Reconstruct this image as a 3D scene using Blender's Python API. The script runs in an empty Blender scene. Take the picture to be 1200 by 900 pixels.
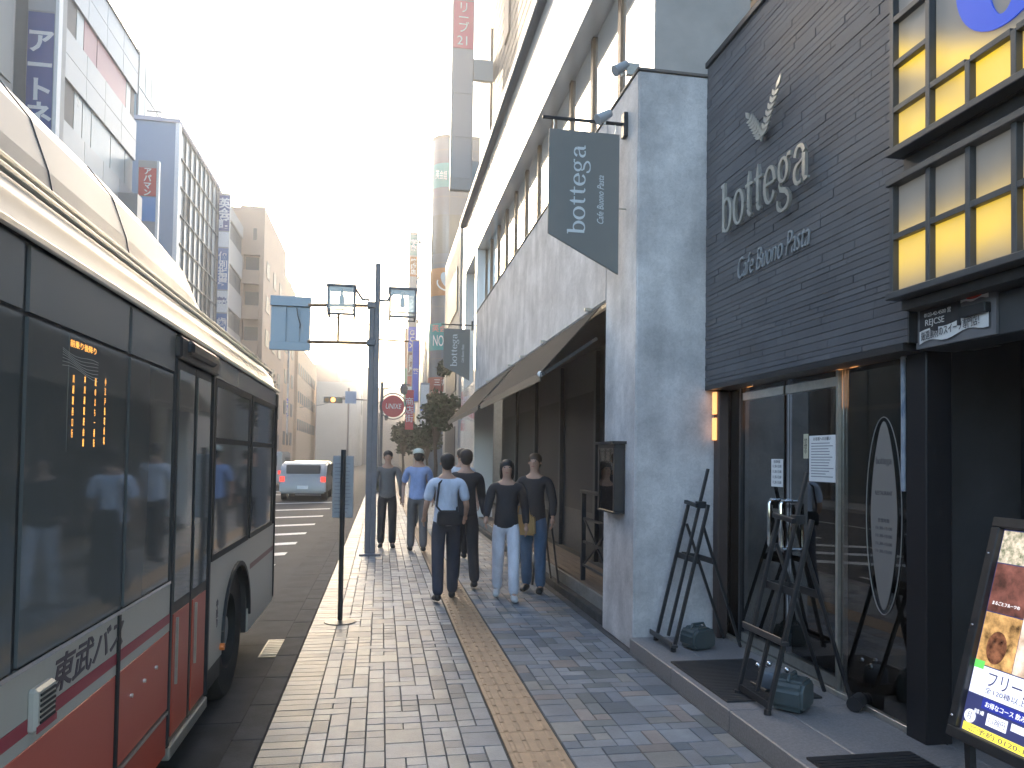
import bpy, bmesh, math, random
from mathutils import Vector, Matrix
random.seed(7)
PI = math.pi
sc = bpy.context.scene
COL = sc.collection
# ------------------------------------------------------------------ camera
H = 1.6
yaw, pit, rol = math.radians(10.0), math.radians(1.6), math.radians(0.86)
f = Vector((math.sin(yaw)*math.cos(pit), math.cos(yaw)*math.cos(pit), math.sin(pit)))
r0 = Vector((math.cos(yaw), -math.sin(yaw), 0)); u0 = r0.cross(f)
up = u0*math.cos(rol) - r0*math.sin(rol); rt = r0*math.cos(rol) + u0*math.sin(rol)
cd = bpy.data.cameras.new('camera'); cam = bpy.data.objects.new('camera', cd); COL.objects.link(cam)
m = Matrix.Identity(4)
for i in range(3):
    m[i][0] = rt[i]; m[i][1] = up[i]; m[i][2] = -f[i]
m[2][3] = H
cam.matrix_world = m
cd.sensor_width = 36; cd.lens = 36*867/1200; cd.shift_y = 63/1200
cd.clip_start = 0.05; cd.clip_end = 3000
sc.camera = cam
# ------------------------------------------------------------------ light
SUN_AZ, SUN_EL = math.radians(-17), math.radians(15)      # azimuth from +Y towards +X
w = bpy.data.worlds.new('World'); sc.world = w; w.use_nodes = True
nt = w.node_tree; bg = nt.nodes['Background']
sky = nt.nodes.new('ShaderNodeTexSky'); sky.sky_type = 'NISHITA'; sky.sun_disc = False
sky.sun_elevation = SUN_EL; sky.sun_rotation = SUN_AZ
sky.air_density = 1.0; sky.dust_density = 3.0; sky.ozone_density = 1.0
nt.links.new(sky.outputs[0], bg.inputs[0]); bg.inputs[1].default_value = 0.15
sd = bpy.data.lights.new('sun', 'SUN'); so = bpy.data.objects.new('sun', sd); COL.objects.link(so)
sd.energy = 3.0; sd.angle = math.radians(0.6); sd.color = (1.0, 0.80, 0.58)
sdir = Vector((math.sin(SUN_AZ)*math.cos(SUN_EL), math.cos(SUN_AZ)*math.cos(SUN_EL), math.sin(SUN_EL)))
so.rotation_euler = sdir.to_track_quat('Z', 'Y').to_euler()
sc.view_settings.view_transform = 'Standard'; sc.view_settings.look = 'None'
sc.view_settings.exposure = 2.6; sc.view_settings.gamma = 1.0
sc.view_settings.use_curve_mapping = False
sc.cycles.max_bounces = 8; sc.cycles.volume_bounces = 0
sc.cycles.transparent_max_bounces = 12

# ------------------------------------------------------------------ materials
MATS = {}
def mat(name, col, rough=0.6, metal=0.0, var=0.0, scale=4.0, bump=0.0, bscale=40.0, spec=0.5,
        emit=None, estr=0.0, stretch=(1, 1, 1), col2=None, detail=6.0):
    if name in MATS: return MATS[name]
    m = bpy.data.materials.new(name); m.use_nodes = True; MATS[name] = m
    n, l = m.node_tree.nodes, m.node_tree.links
    b = n['Principled BSDF']
    b.inputs['Base Color'].default_value = (*col, 1); b.inputs['Roughness'].default_value = rough
    b.inputs['Metallic'].default_value = metal; b.inputs['Specular IOR Level'].default_value = spec
    if emit: b.inputs['Emission Color'].default_value = (*emit, 1); b.inputs['Emission Strength'].default_value = estr
    if var or bump or col2:
        tc = n.new('ShaderNodeTexCoord'); mp = n.new('ShaderNodeMapping'); mp.inputs['Scale'].default_value = stretch
        l.new(tc.outputs['Object'], mp.inputs[0])
    if var or col2:
        nz = n.new('ShaderNodeTexNoise'); nz.inputs['Scale'].default_value = scale; nz.inputs['Detail'].default_value = detail
        nz.inputs['Roughness'].default_value = 0.6
        l.new(mp.outputs[0], nz.inputs['Vector'])
        cr = n.new('ShaderNodeValToRGB'); cr.color_ramp.elements[0].position = 0.3; cr.color_ramp.elements[1].position = 0.7
        a = tuple(max(0, c*(1-var)) for c in col); c2 = col2 or tuple(min(1, c*(1+var)) for c in col)
        cr.color_ramp.elements[0].color = (*a, 1); cr.color_ramp.elements[1].color = (*c2, 1)
        l.new(nz.outputs[0], cr.inputs[0]); l.new(cr.outputs[0], b.inputs['Base Color'])
        rr = n.new('ShaderNodeMapRange'); rr.inputs[3].default_value = max(0.02, rough-0.08); rr.inputs[4].default_value = min(1, rough+0.1)
        l.new(nz.outputs[0], rr.inputs[0]); l.new(rr.outputs[0], b.inputs['Roughness'])
    if bump:
        nb = n.new('ShaderNodeTexNoise'); nb.inputs['Scale'].default_value = bscale; nb.inputs['Detail'].default_value = 5
        l.new(mp.outputs[0], nb.inputs['Vector'])
        bp = n.new('ShaderNodeBump'); bp.inputs['Strength'].default_value = bump; bp.inputs['Distance'].default_value = 0.01
        l.new(nb.outputs[0], bp.inputs['Height']); l.new(bp.outputs[0], b.inputs['Normal'])
    return m
def glass_pane(name, tint=(0.55, 0.6, 0.65), refl=1.0, base=0.04):
    if name in MATS: return MATS[name]
    m = bpy.data.materials.new(name); m.use_nodes = True; MATS[name] = m
    n, l = m.node_tree.nodes, m.node_tree.links; n.remove(n['Principled BSDF'])
    t = n.new('ShaderNodeBsdfTransparent'); t.inputs[0].default_value = (*tint, 1)
    g = n.new('ShaderNodeBsdfGlossy'); g.inputs['Roughness'].default_value = 0.015; g.inputs[0].default_value = (refl, refl, refl, 1)
    fr = n.new('ShaderNodeFresnel'); fr.inputs[0].default_value = 1.6
    ad = n.new('ShaderNodeMath'); ad.operation = 'ADD'; ad.inputs[1].default_value = base; ad.use_clamp = True
    mx = n.new('ShaderNodeMixShader')
    l.new(fr.outputs[0], ad.inputs[0]); l.new(ad.outputs[0], mx.inputs[0]); l.new(t.outputs[0], mx.inputs[1]); l.new(g.outputs[0], mx.inputs[2])
    l.new(mx.outputs[0], n['Material Output'].inputs[0])
    return m
def vcol_mat(name, rough=0.45, bump=0.25, bscale=90, spec=0.5, var=0.25):
    m = bpy.data.materials.new(name); m.use_nodes = True; MATS[name] = m
    n, l = m.node_tree.nodes, m.node_tree.links; b = n['Principled BSDF']
    at = n.new('ShaderNodeAttribute'); at.attribute_name = 'stone'
    tc = n.new('ShaderNodeTexCoord'); nz = n.new('ShaderNodeTexNoise'); nz.inputs['Scale'].default_value = 3.0; nz.inputs['Detail'].default_value = 9
    nz.inputs['Roughness'].default_value = 0.7
    l.new(tc.outputs['Object'], nz.inputs['Vector'])
    mr = n.new('ShaderNodeMapRange'); mr.inputs[1].default_value = 0.3; mr.inputs[2].default_value = 0.7
    mr.inputs[3].default_value = 1-var; mr.inputs[4].default_value = 1+var
    l.new(nz.outputs[0], mr.inputs[0])
    mu = n.new('ShaderNodeVectorMath'); mu.operation = 'SCALE'
    l.new(at.outputs['Color'], mu.inputs[0]); l.new(mr.outputs[0], mu.inputs['Scale']); l.new(mu.outputs[0], b.inputs['Base Color'])
    rr = n.new('ShaderNodeMapRange'); rr.inputs[3].default_value = rough-0.12; rr.inputs[4].default_value = rough+0.16
    l.new(nz.outputs[0], rr.inputs[0]); l.new(rr.outputs[0], b.inputs['Roughness'])
    b.inputs['Specular IOR Level'].default_value = spec
    nb = n.new('ShaderNodeTexNoise'); nb.inputs['Scale'].default_value = bscale; nb.inputs['Detail'].default_value = 4
    l.new(tc.outputs['Object'], nb.inputs['Vector'])
    bp = n.new('ShaderNodeBump'); bp.inputs['Strength'].default_value = bump; bp.inputs['Distance'].default_value = 0.006
    l.new(nb.outputs[0], bp.inputs['Height']); l.new(bp.outputs[0], b.inputs['Normal'])
    return m

# ------------------------------------------------------------------ mesh helpers
class MB:
    def __init__(s): s.v = []; s.f = []; s.c = []
    def face(s, pts, col=None):
        k = len(s.v); s.v += [tuple(p) for p in pts]; s.f.append(tuple(range(k, k+len(pts)))); s.c.append(col); return s
    def box(s, x0, x1, y0, y1, z0, z1, col=None):
        if x0 > x1: x0, x1 = x1, x0
        if y0 > y1: y0, y1 = y1, y0
        if z0 > z1: z0, z1 = z1, z0
        k = len(s.v)
        s.v += [(x0,y0,z0),(x1,y0,z0),(x1,y1,z0),(x0,y1,z0),(x0,y0,z1),(x1,y0,z1),(x1,y1,z1),(x0,y1,z1)]
        for q in ((0,3,2,1),(4,5,6,7),(0,1,5,4),(1,2,6,5),(2,3,7,6),(3,0,4,7)):
            s.f.append(tuple(k+i for i in q)); s.c.append(col)
        return s
    def bar(s, p0, p1, w, d=None, side=None):
        p0, p1 = Vector(p0), Vector(p1); a = (p1-p0).normalized(); d = d or w
        sd = Vector(side) if side else (Vector((0,0,1)) if abs(a.z) < .9 else Vector((0,1,0)))
        b = a.cross(sd).normalized(); c = b.cross(a).normalized()
        k = len(s.v)
        for p in (p0, p1):
            for i, j in ((-1,-1),(1,-1),(1,1),(-1,1)): s.v.append(tuple(p + b*i*w/2 + c*j*d/2))
        for q in ((0,3,2,1),(4,5,6,7),(0,1,5,4),(1,2,6,5),(2,3,7,6),(3,0,4,7)):
            s.f.append(tuple(k+i for i in q)); s.c.append(None)
        return s
    def tube(s, pts, r, n=10, r1=None, closed=False):
        pts = [Vector(p) for p in pts]; N = len(pts); rings = []
        ref = None
        for i, p in enumerate(pts):
            if closed: a = (pts[(i+1) % N]-pts[i-1]).normalized()
            else: a = (pts[min(i+1, N-1)]-pts[max(i-1, 0)]).normalized()
            if ref is None: ref = Vector((0,0,1)) if abs(a.z) < .9 else Vector((1,0,0))
            b = a.cross(ref).normalized(); c = b.cross(a).normalized(); ref = c
            rr = r if r1 is None else r + (r1-r)*i/(N-1)
            k = len(s.v); rings.append(k)
            for j in range(n):
                t = 2*PI*j/n; s.v.append(tuple(p + b*math.cos(t)*rr + c*math.sin(t)*rr))
        for i in range(N if closed else N-1):
            k0, k1 = rings[i], rings[(i+1) % N]
            for j in range(n):
                s.f.append((k0+j, k0+(j+1) % n, k1+(j+1) % n, k1+j)); s.c.append(None)
        if not closed:
            s.f.append(tuple(rings[0]+j for j in range(n))[::-1]); s.c.append(None)
            s.f.append(tuple(rings[-1]+j for j in range(n))); s.c.append(None)
        return s
    def prism(s, poly, fn, t0, t1):
        """poly: 2-D points, fn(a,b,t)->xyz"""
        k = len(s.v); n = len(poly)
        for t in (t0, t1):
            for a, b in poly: s.v.append(tuple(fn(a, b, t)))
        s.f.append(tuple(k+i for i in range(n))[::-1]); s.c.append(None)
        s.f.append(tuple(k+n+i for i in range(n))); s.c.append(None)
        for i in range(n):
            j = (i+1) % n; s.f.append((k+i, k+j, k+n+j, k+n+i)); s.c.append(None)
        return s
    def lathe(s, prof, c, n=20):
        k = len(s.v)
        for r, z in prof:
            for j in range(n):
                t = 2*PI*j/n; s.v.append((c[0]+r*math.cos(t), c[1]+r*math.sin(t), c[2]+z))
        for i in range(len(prof)-1):
            for j in range(n):
                s.f.append((k+i*n+j, k+i*n+(j+1) % n, k+(i+1)*n+(j+1) % n, k+(i+1)*n+j)); s.c.append(None)
        s.f.append(tuple(k+j for j in range(n))[::-1]); s.c.append(None)
        q = k+(len(prof)-1)*n; s.f.append(tuple(q+j for j in range(n))); s.c.append(None)
        return s
    def ball(s, c, rx, ry=None, rz=None, n=12, m=8):
        ry = ry or rx; rz = rz or rx; k = len(s.v)
        for i in range(m+1):
            ph = PI*i/m
            for j in range(n):
                t = 2*PI*j/n; rr = max(math.sin(ph), 0.02)
                s.v.append((c[0]+rx*rr*math.cos(t), c[1]+ry*rr*math.sin(t), c[2]-rz*math.cos(ph)))
        for i in range(m):
            for j in range(n):
                s.f.append((k+i*n+j, k+i*n+(j+1) % n, k+(i+1)*n+(j+1) % n, k+(i+1)*n+j)); s.c.append(None)
        s.f.append(tuple(k+j for j in range(n))[::-1]); s.c.append(None)
        q = k+m*n; s.f.append(tuple(q+j for j in range(n))); s.c.append(None)
        return s
    def build(s, name, material, parent=None, bevel=0, smooth=False, seg=1):
        me = bpy.data.meshes.new(name); me.from_pydata(s.v, [], s.f); me.validate(); me.update()
        if any(c is not None for c in s.c) and len(me.polygons) == len(s.c):
            ca = me.color_attributes.new('stone', 'FLOAT_COLOR', 'CORNER')
            for p in me.polygons:
                c = s.c[p.index] or (.3,.3,.3)
                for li in p.loop_indices: ca.data[li].color = (*c, 1)
        if bevel:
            bm = bmesh.new(); bm.from_mesh(me); bmesh.ops.recalc_face_normals(bm, faces=bm.faces)
            es = [e for e in bm.edges if len(e.link_faces) == 2 and e.calc_face_angle(0) > 0.5]
            bmesh.ops.bevel(bm, geom=es, offset=bevel, segments=seg, affect='EDGES', clamp_overlap=True)
            bm.to_mesh(me); bm.free()
        else:
            bm = bmesh.new(); bm.from_mesh(me); bmesh.ops.recalc_face_normals(bm, faces=bm.faces); bm.to_mesh(me); bm.free()
        if smooth:
            for p in me.polygons: p.use_smooth = True
            if smooth != 'all' :
                try: me.set_sharp_from_angle(angle=math.radians(38))
                except Exception: pass
        me.materials.append(material)
        o = bpy.data.objects.new(name, me); COL.objects.link(o)
        if parent: o.parent = parent; o.matrix_parent_inverse = inv(parent)
        return o
def world_of(o):
    M = Matrix.LocRotScale(o.location, o.rotation_euler, o.scale)
    return (world_of(o.parent) @ o.matrix_parent_inverse @ M) if o.parent else M
def inv(p): return world_of(p).inverted()
def tag(o, label, cat, group=None, kind=None):
    if label: o['label'] = label
    if cat: o['category'] = cat
    if group: o['group'] = group
    if kind: o['kind'] = kind
    return o
def thing(name, label, cat, loc=(0,0,0), group=None, rz=0):
    o = bpy.data.objects.new(name, None); COL.objects.link(o); o.location = loc; o.rotation_euler = (0,0,rz)
    o.empty_display_size = .1
    return tag(o, label, cat, group)
def struct(o): o['kind'] = 'structure'; return o
def children(o): return [c for c in list(COL.objects) if c.parent == o]
def copy_tree(o, loc, rz=None, label=None, parent=None, kids=None):
    kids = kids if kids is not None else {}
    if not kids:
        for c in COL.objects:
            if c.parent: kids.setdefault(c.parent.name, []).append(c)
    c = o.copy(); COL.objects.link(c)
    if parent: c.parent = parent
    else:
        c.location = loc
        if rz is not None: c.rotation_euler = (0,0,rz)
        if label: c['label'] = label
    for ch in kids.get(o.name, []): copy_tree(ch, None, parent=c, kids=kids)
    return c
def frame(right, upv, org):
    r, u = Vector(right).normalized(), Vector(upv).normalized(); n = r.cross(u)
    M = Matrix.Identity(4)
    for i in range(3): M[i][0] = r[i]; M[i][1] = u[i]; M[i][2] = n[i]; M[i][3] = org[i]
    return M
RW = ((0,-1,0),(0,0,1))        # on faces that look to -X (right side of the street)
LW = ((0,1,0),(0,0,1))         # on faces that look to +X
FW = ((1,0,0),(0,0,1))         # on faces that look to -Y
def text(s, size, material, parent, org, wall, name='lettering', ext=0.002, align='CENTER', vertical=False, shear=0, squash=1.0,
         bold=0.0, spacing=1.0, fit=None):
    cu = bpy.data.curves.new(name, 'FONT'); cu.body = '\n'.join(s) if vertical else s
    cu.size = size; cu.extrude = ext; cu.align_x = align; cu.align_y = 'CENTER'; cu.shear = shear; cu.offset = bold
    cu.space_line = spacing if vertical else 1.0; cu.space_character = 1.0 if vertical else spacing; cu.resolution_u = 3
    t = bpy.data.objects.new(name, cu); COL.objects.link(t)
    dg = bpy.context.evaluated_depsgraph_get(); me = bpy.data.meshes.new_from_object(t.evaluated_get(dg))
    bpy.data.objects.remove(t); bpy.data.curves.remove(cu)
    if len(me.vertices) == 0: return None
    xs = [v.co.x for v in me.vertices]; ys = [v.co.y for v in me.vertices]
    k = squash
    if fit: k = fit/max(1e-6, max(xs)-min(xs))
    cy = (max(ys)+min(ys))/2
    M = frame(wall[0], wall[1], org)
    for v in me.vertices: v.co = M @ Vector((v.co.x*k, v.co.y-cy, v.co.z))
    me.materials.clear(); me.materials.append(material)
    o = bpy.data.objects.new(name, me); COL.objects.link(o)
    if parent: o.parent = parent; o.matrix_parent_inverse = inv(parent)
    return o

# ------------------------------------------------------------------ palette
M_asph = mat('asphalt', (.042,.043,.047), .75, spec=.22, var=.35, scale=1.2, bump=.5, bscale=160, detail=10)
M_kerb = mat('kerb_stone', (.055,.056,.058), .8, spec=.2, var=.4, scale=5, bump=.4, bscale=90, detail=9)
M_gutter = mat('gutter_concrete', (.05,.05,.052), .8, spec=.2, var=.4, scale=3, bump=.4, bscale=120, detail=9)
M_line = mat('road_paint', (.62,.62,.60), .6, var=.25, scale=14, bump=.2)
M_stone = vcol_mat('paver_stone', rough=.46, bump=.4, spec=.42, var=.3)
M_tact = mat('tactile_block', (.38,.25,.15), .55, var=.18, scale=9, bump=.3, bscale=120)
M_joint = mat('joint_sand', (.05,.05,.048), .9, var=.3, scale=30)
M_slab = mat('granite_slab', (.21,.20,.20), .5, var=.22, scale=70, bump=.1, bscale=200, detail=3)
M_stucco = mat('stucco', (.50,.485,.49), .82, var=.2, scale=2.3, bump=.6, bscale=14, detail=14, col2=(.70,.675,.67))
M_white = mat('white_facade', (.80,.79,.77), .14, spec=1.0)
M_white.node_tree.nodes['Principled BSDF'].inputs['Coat Weight'].default_value = 1.0
M_white.node_tree.nodes['Principled BSDF'].inputs['Coat Roughness'].default_value = .06
M_eave = mat('eave_metal', (.22,.235,.26), .5)
M_dkmetal = mat('dark_metal', (.03,.033,.038), .42, metal=.3, var=.2, scale=12)
M_black = mat('black_paint', (.02,.021,.024), .4, var=.25, scale=20)
M_tile = vcol_mat('slate_brick', rough=.55, bump=.3, bscale=60, spec=.35, var=.18)
M_silver = mat('brushed_silver', (.62,.60,.54), .32, metal=.85, var=.1, scale=20)
M_dullsilver = mat('dull_grey_letter', (.30,.32,.34), .5, metal=.3)
M_chrome = mat('chrome', (.8,.8,.8), .12, metal=1)
def streaks(m, amt=.35):
    n, l = m.node_tree.nodes, m.node_tree.links; b = n['Principled BSDF']; src = b.inputs['Base Color'].links[0].from_socket
    tc = n.new('ShaderNodeTexCoord'); mp = n.new('ShaderNodeMapping'); mp.inputs['Scale'].default_value = (4,4,.7); l.new(tc.outputs['Object'], mp.inputs[0])
    nz = n.new('ShaderNodeTexNoise'); nz.inputs['Scale'].default_value = 1.4; nz.inputs['Detail'].default_value = 8; l.new(mp.outputs[0], nz.inputs['Vector'])
    n2 = n.new('ShaderNodeTexNoise'); n2.inputs['Scale'].default_value = 26; n2.inputs['Detail'].default_value = 6; n2.inputs['Distortion'].default_value = 1.5; l.new(tc.outputs['Object'], n2.inputs['Vector'])
    mr = n.new('ShaderNodeMapRange'); mr.inputs[1].default_value = .38; mr.inputs[2].default_value = .62; mr.inputs[3].default_value = 1-amt; mr.inputs[4].default_value = 1.04; l.new(nz.outputs[0], mr.inputs[0])
    m2 = n.new('ShaderNodeMapRange'); m2.inputs[1].default_value = .35; m2.inputs[2].default_value = .6; m2.inputs[3].default_value = .90; m2.inputs[4].default_value = 1.03; l.new(n2.outputs[0], m2.inputs[0])
    mu = n.new('ShaderNodeMath'); mu.operation = 'MULTIPLY'; l.new(mr.outputs[0], mu.inputs[0]); l.new(m2.outputs[0], mu.inputs[1])
    vm = n.new('ShaderNodeVectorMath'); vm.operation = 'SCALE'; l.new(src, vm.inputs[0]); l.new(mu.outputs[0], vm.inputs['Scale']); l.new(vm.outputs[0], b.inputs['Base Color'])
streaks(M_stucco, .10)
M_mull = mat('window_mullion', (.22,.14,.085), .5, var=.15, scale=6)
M_skyglass = mat('reflective_window', (.82,.82,.80), .06, metal=.75, spec=1.0)
M_dkglass = mat('dark_window_glass', (.012,.015,.018), .04, spec=1.0)
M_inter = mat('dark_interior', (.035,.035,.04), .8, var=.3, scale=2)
M_cloth = {}
def cloth(name, col): return mat(name, col, .85, var=.25, scale=7, bump=1.0, bscale=7, stretch=(1,1,.5))
M_wood = mat('deck_wood', (.16,.11,.08), .7, var=.3, scale=3, stretch=(8,.6,8), bump=.3)
M_awn = mat('awning_canvas', (.045,.042,.04), .95, spec=.05, var=.15, scale=8, bump=.15, bscale=200)
M_awn_dk = mat('awning_frame', (.05,.05,.05), .6)
M_paper = mat('white_paper', (.75,.75,.74), .7, var=.03, scale=20)
M_ink = mat('dark_ink', (.03,.03,.04), .6)

# ------------------------------------------------------------------ ground, road, pavement
g = MB().face([(-400,-60,-.124),(400,-60,-.124),(400,900,-.124),(-400,900,-.124)]).build('road', M_asph); struct(g)
k = MB()
y = -4.0
while y < 60: k.box(-.80+.0, -.625, y, y+.597, -.3, -.004); y += .6
struct(k.build('kerb', M_kerb, bevel=.008))
k = MB(); y = -4.0
while y < 60: k.box(-1.22, -.806, y, y+.995, -.3, -.112); y += 1.0
struct(k.build('gutter', M_gutter, bevel=.004))
k = MB().box(-.62, 2.30, -4, 75, -.2, -.012).box(2.30, 12, -4, 5, -.2, -.016)
struct(k.build('pavement_bed', M_joint))
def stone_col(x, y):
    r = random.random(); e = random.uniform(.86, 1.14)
    warm = (x > .85)  # left pavers paler: the low sky's sheen is put into their colour
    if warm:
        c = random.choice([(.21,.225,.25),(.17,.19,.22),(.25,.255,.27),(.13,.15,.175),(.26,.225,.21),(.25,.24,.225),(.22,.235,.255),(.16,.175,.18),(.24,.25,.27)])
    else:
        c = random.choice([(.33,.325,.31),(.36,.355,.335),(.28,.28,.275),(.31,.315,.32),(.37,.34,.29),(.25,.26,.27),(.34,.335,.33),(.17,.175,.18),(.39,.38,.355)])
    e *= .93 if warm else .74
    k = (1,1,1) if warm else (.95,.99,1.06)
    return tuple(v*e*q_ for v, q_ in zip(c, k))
pv = MB()
def paver(x0, x1, y0, y1, col):
    j = .0016; b = .0035; h = random.uniform(-.0012, .0012); dz = random.uniform(-.0007,.0007)
    x0 += j; x1 -= j; y0 += j; y1 -= j
    T = [(x0+b,y0+b,h+dz),(x1-b,y0+b,h-dz),(x1-b,y1-b,h-dz),(x0+b,y1-b,h+dz)]
    B = [(x0,y0,-.010),(x1,y0,-.010),(x1,y1,-.010),(x0,y1,-.010)]
    pv.face(T, col)
    for i in range(4):
        q = (i+1) % 4; pv.face([B[i],B[q],T[q],T[i]], col)
def fill(x0, x1, ya, yb, u, opts):
    nx = max(1, round((x1-x0)/u)); ux = (x1-x0)/nx; ny = int((yb-ya)/u)
    occ = [[False]*nx for _ in range(ny)]
    for j in range(ny):
        for i in range(nx):
            if occ[j][i]: continue
            ok = []
            for (a, b, wgt) in opts:
                if i+a <= nx and j+b <= ny and not any(occ[jj][ii] for jj in range(j, j+b) for ii in range(i, i+a)): ok += [(a, b)]*wgt
            a, b = random.choice(ok or [(1,1)])
            for jj in range(j, j+b):
                for ii in range(i, i+a): occ[jj][ii] = True
            paver(x0+i*ux, x0+(i+a)*ux, ya+j*u, ya+(j+b)*u, stone_col(x0+i*ux, ya+j*u))
u = .104
y = 1.0
while y < 26:
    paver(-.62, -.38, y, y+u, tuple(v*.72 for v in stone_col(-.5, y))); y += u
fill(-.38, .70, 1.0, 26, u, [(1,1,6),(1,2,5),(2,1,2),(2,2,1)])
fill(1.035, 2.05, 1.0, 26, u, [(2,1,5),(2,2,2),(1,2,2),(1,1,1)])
y = 1.0
while y < 26:
    L = random.choice([.3,.45,.6]); c = random.uniform(.07,.10)
    paver(2.05, 2.30, y, y+L, (c,c,c*1.02)); y += L
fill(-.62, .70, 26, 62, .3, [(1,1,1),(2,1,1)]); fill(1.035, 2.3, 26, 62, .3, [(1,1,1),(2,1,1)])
struct(pv.build('pavement', M_stone))
tp = MB(); y = 1.0
while y < 60:
    tp.box(.712, 1.022, y+.003, y+.297, -.01, .001)
    if y < 22:
        for i in range(4):
            x = .712+.0387+i*.0775
            for h in range(2):
                tp.prism([(-.016,0),(-.009,.005),(.009,.005),(.016,0)], lambda a, b, t, x=x: (x+a, t, .001+b), y+.014+h*.148, y+.138+h*.148)
    y += .3
struct(tp.build('tactile_paving', M_tact))
# drain grate in the gutter
gr = thing('drain_grate', 'small pale slotted drain grate in the gutter beside the bus', 'drain grate', (-.9,6.85,-.108))
q = MB().box(-.99,-.81,6.55,7.15,-.111,-.104); q.build('grate_frame', mat('grate_steel', (.30,.28,.22), .5, metal=.4, var=.2), gr)
q = MB()
for i in range(9): q.box(-.975,-.825,6.60+i*.06,6.632+i*.06,-.1038,-.094)
q.build('grate_bars', mat('grate_bar', (.50,.46,.36), .5, metal=.3, var=.2), gr, bevel=.004)
# road markings
q = MB()
for i, yy in enumerate((11.2, 12.7, 14.3, 16.2, 18.4, 21, 24, 27.5)):
    q.face([(-4.2,yy-.75,-.119),(-1.6,yy+.55,-.119),(-1.6,yy+.95,-.119),(-4.2,yy-.35,-.119)])
for yy in (33,36,39,42,45,48,52,56): q.face([(-5.0,yy,-.119),(-2.0,yy,-.119),(-2.0,yy+.5,-.119),(-5.0,yy+.5,-.119)])
q.face([(-7.0,-4,-.119),(-6.85,-4,-.119),(-6.85,70,-.119),(-7.0,70,-.119)])
q.face([(-1.45,8,-.119),(-1.37,8,-.119),(-1.37,10.2,-.119),(-1.45,10.2,-.119)])
struct(q.build('road_marking', M_line))
# pavement across the road
struct(MB().box(-13,-10.5,-10,150,-.2,.0).build('far_pavement', mat('far_paving', (.25,.25,.25), .7, var=.2)))
# raised stone step of the shops
k = MB(); ys = [5.95-.9*i for i in range(8)]
for i in range(7): k.box(2.07, 2.40, ys[i+1]+.0015, ys[i], -.05, .12).box(2.403, 2.98, ys[i+1]+.0015, ys[i], -.05, .12)
k.box(2.983, 9, -.4, 5.95, -.05, .118)
struct(k.build('entrance_step', M_slab, bevel=.006))

# ------------------------------------------------------------------ serif lettering
def ribbon(mb, pts, ws, z, t):
    """stroke of changing width; pts 2-D, extruded z..z+t"""
    n = len(pts); L = []; R = []
    for i in range(n):
        a = Vector(pts[min(i+1, n-1)]) - Vector(pts[max(i-1, 0)]); a.normalize(); nn = Vector((-a.y, a.x)); p = Vector(pts[i]); wv = ws[i] if isinstance(ws, list) else ws
        L.append(p+nn*wv/2); R.append(p-nn*wv/2)
    k = len(mb.v)
    for i in range(n):
        for p, zz in ((L[i], z), (R[i], z), (R[i], z+t), (L[i], z+t)): mb.v.append((p.x, p.y, zz))
    for i in range(n-1):
        a, b = k+4*i, k+4*i+4
        for j in range(4): mb.f.append((a+j, a+(j+1) % 4, b+(j+1) % 4, b+j)); mb.c.append(None)
    for a in (k, k+4*(n-1)): mb.f.append((a, a+1, a+2, a+3)); mb.c.append(None)
def arc(cx, cy, rx, ry, a0, a1, n=22):
    return [(cx+rx*math.cos(math.radians(a0+(a1-a0)*i/n)), cy+ry*math.sin(math.radians(a0+(a1-a0)*i/n))) for i in range(n+1)]
def arcw(a0, a1, thin, thick, n=22):
    return [thin+(thick-thin)*abs(math.cos(math.radians(a0+(a1-a0)*i/n)))**1.3 for i in range(n+1)]
SERIF_W = {'b':.60,'o':.58,'t':.40,'e':.54,'g':.60,'a':.56}
def serif_glyph(mb, ch, x, t):
    T, h = .115, .035; z = 0
    def st(p, w):
        nonlocal z; ribbon(mb, [(x+a, b) for a, b in p], w, 0, t+z); z += .0006
    if ch == 'b':
        st([(.14,.02),(.14,.74)], T); st([(.02,.735),(.19,.745)], .04)
        st(arc(.30,.25,.21,.245,-150,150), arcw(-150,150,h,T))
    elif ch == 'o': st(arc(.28,.25,.21,.24,0,360,32), arcw(0,360,h,T,32))
    elif ch == 't':
        st([(.17,.13),(.17,.52),(.19,.66)], [T,T,.03]); st([(.03,.465),(.36,.465)], .045); st(arc(.265,.12,.095,.10,180,300,10), [T-(T-.03)*i/10 for i in range(11)])
    elif ch == 'e':
        st(arc(.27,.25,.20,.24,5,330,30), arcw(5,330,h,T,30)); st([(.10,.27),(.45,.27)], .04)
    elif ch == 'g':
        st(arc(.25,.33,.155,.15,0,360,28), arcw(0,360,h,.09,28)); st([(.36,.42),(.43,.49),(.54,.48)], [.03,.04,.06])
        st([(.15,.21),(.11,.15),(.16,.08),(.34,.04),(.46,-.04)], [.03,.05,.07,.075,.07])
        st(arc(.26,-.09,.21,.115,20,-200,24), arcw(20,-200,h,.075,24)); 
    elif ch == 'a':
        st([(.40,.36),(.40,.10),(.43,.03),(.53,.03)], [T,T,.07,.03]); st(arc(.25,.34,.16,.145,15,170,16), arcw(15,170,.04,.10,16)); st(arc(.23,.14,.15,.125,80,300,20), arcw(80,300,h,.10,20))
        st([(.25,.265),(.37,.30)], .035)
def serif_word(s, size, material, parent, org, wall, depth, length=None, name='lettering', shear=0):
    mb = MB(); x = 0
    for ch in s: serif_glyph(mb, ch, x, depth/size); x += SERIF_W[ch]
    kx = (length/(x*size)) if length else 1
    M = frame(wall[0], wall[1], org)
    mb.v = [tuple(M @ Vector(((a*kx+b*shear)*size, b*size, c*size))) for a, b, c in mb.v]
    return mb.build(name, material, parent)
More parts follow.
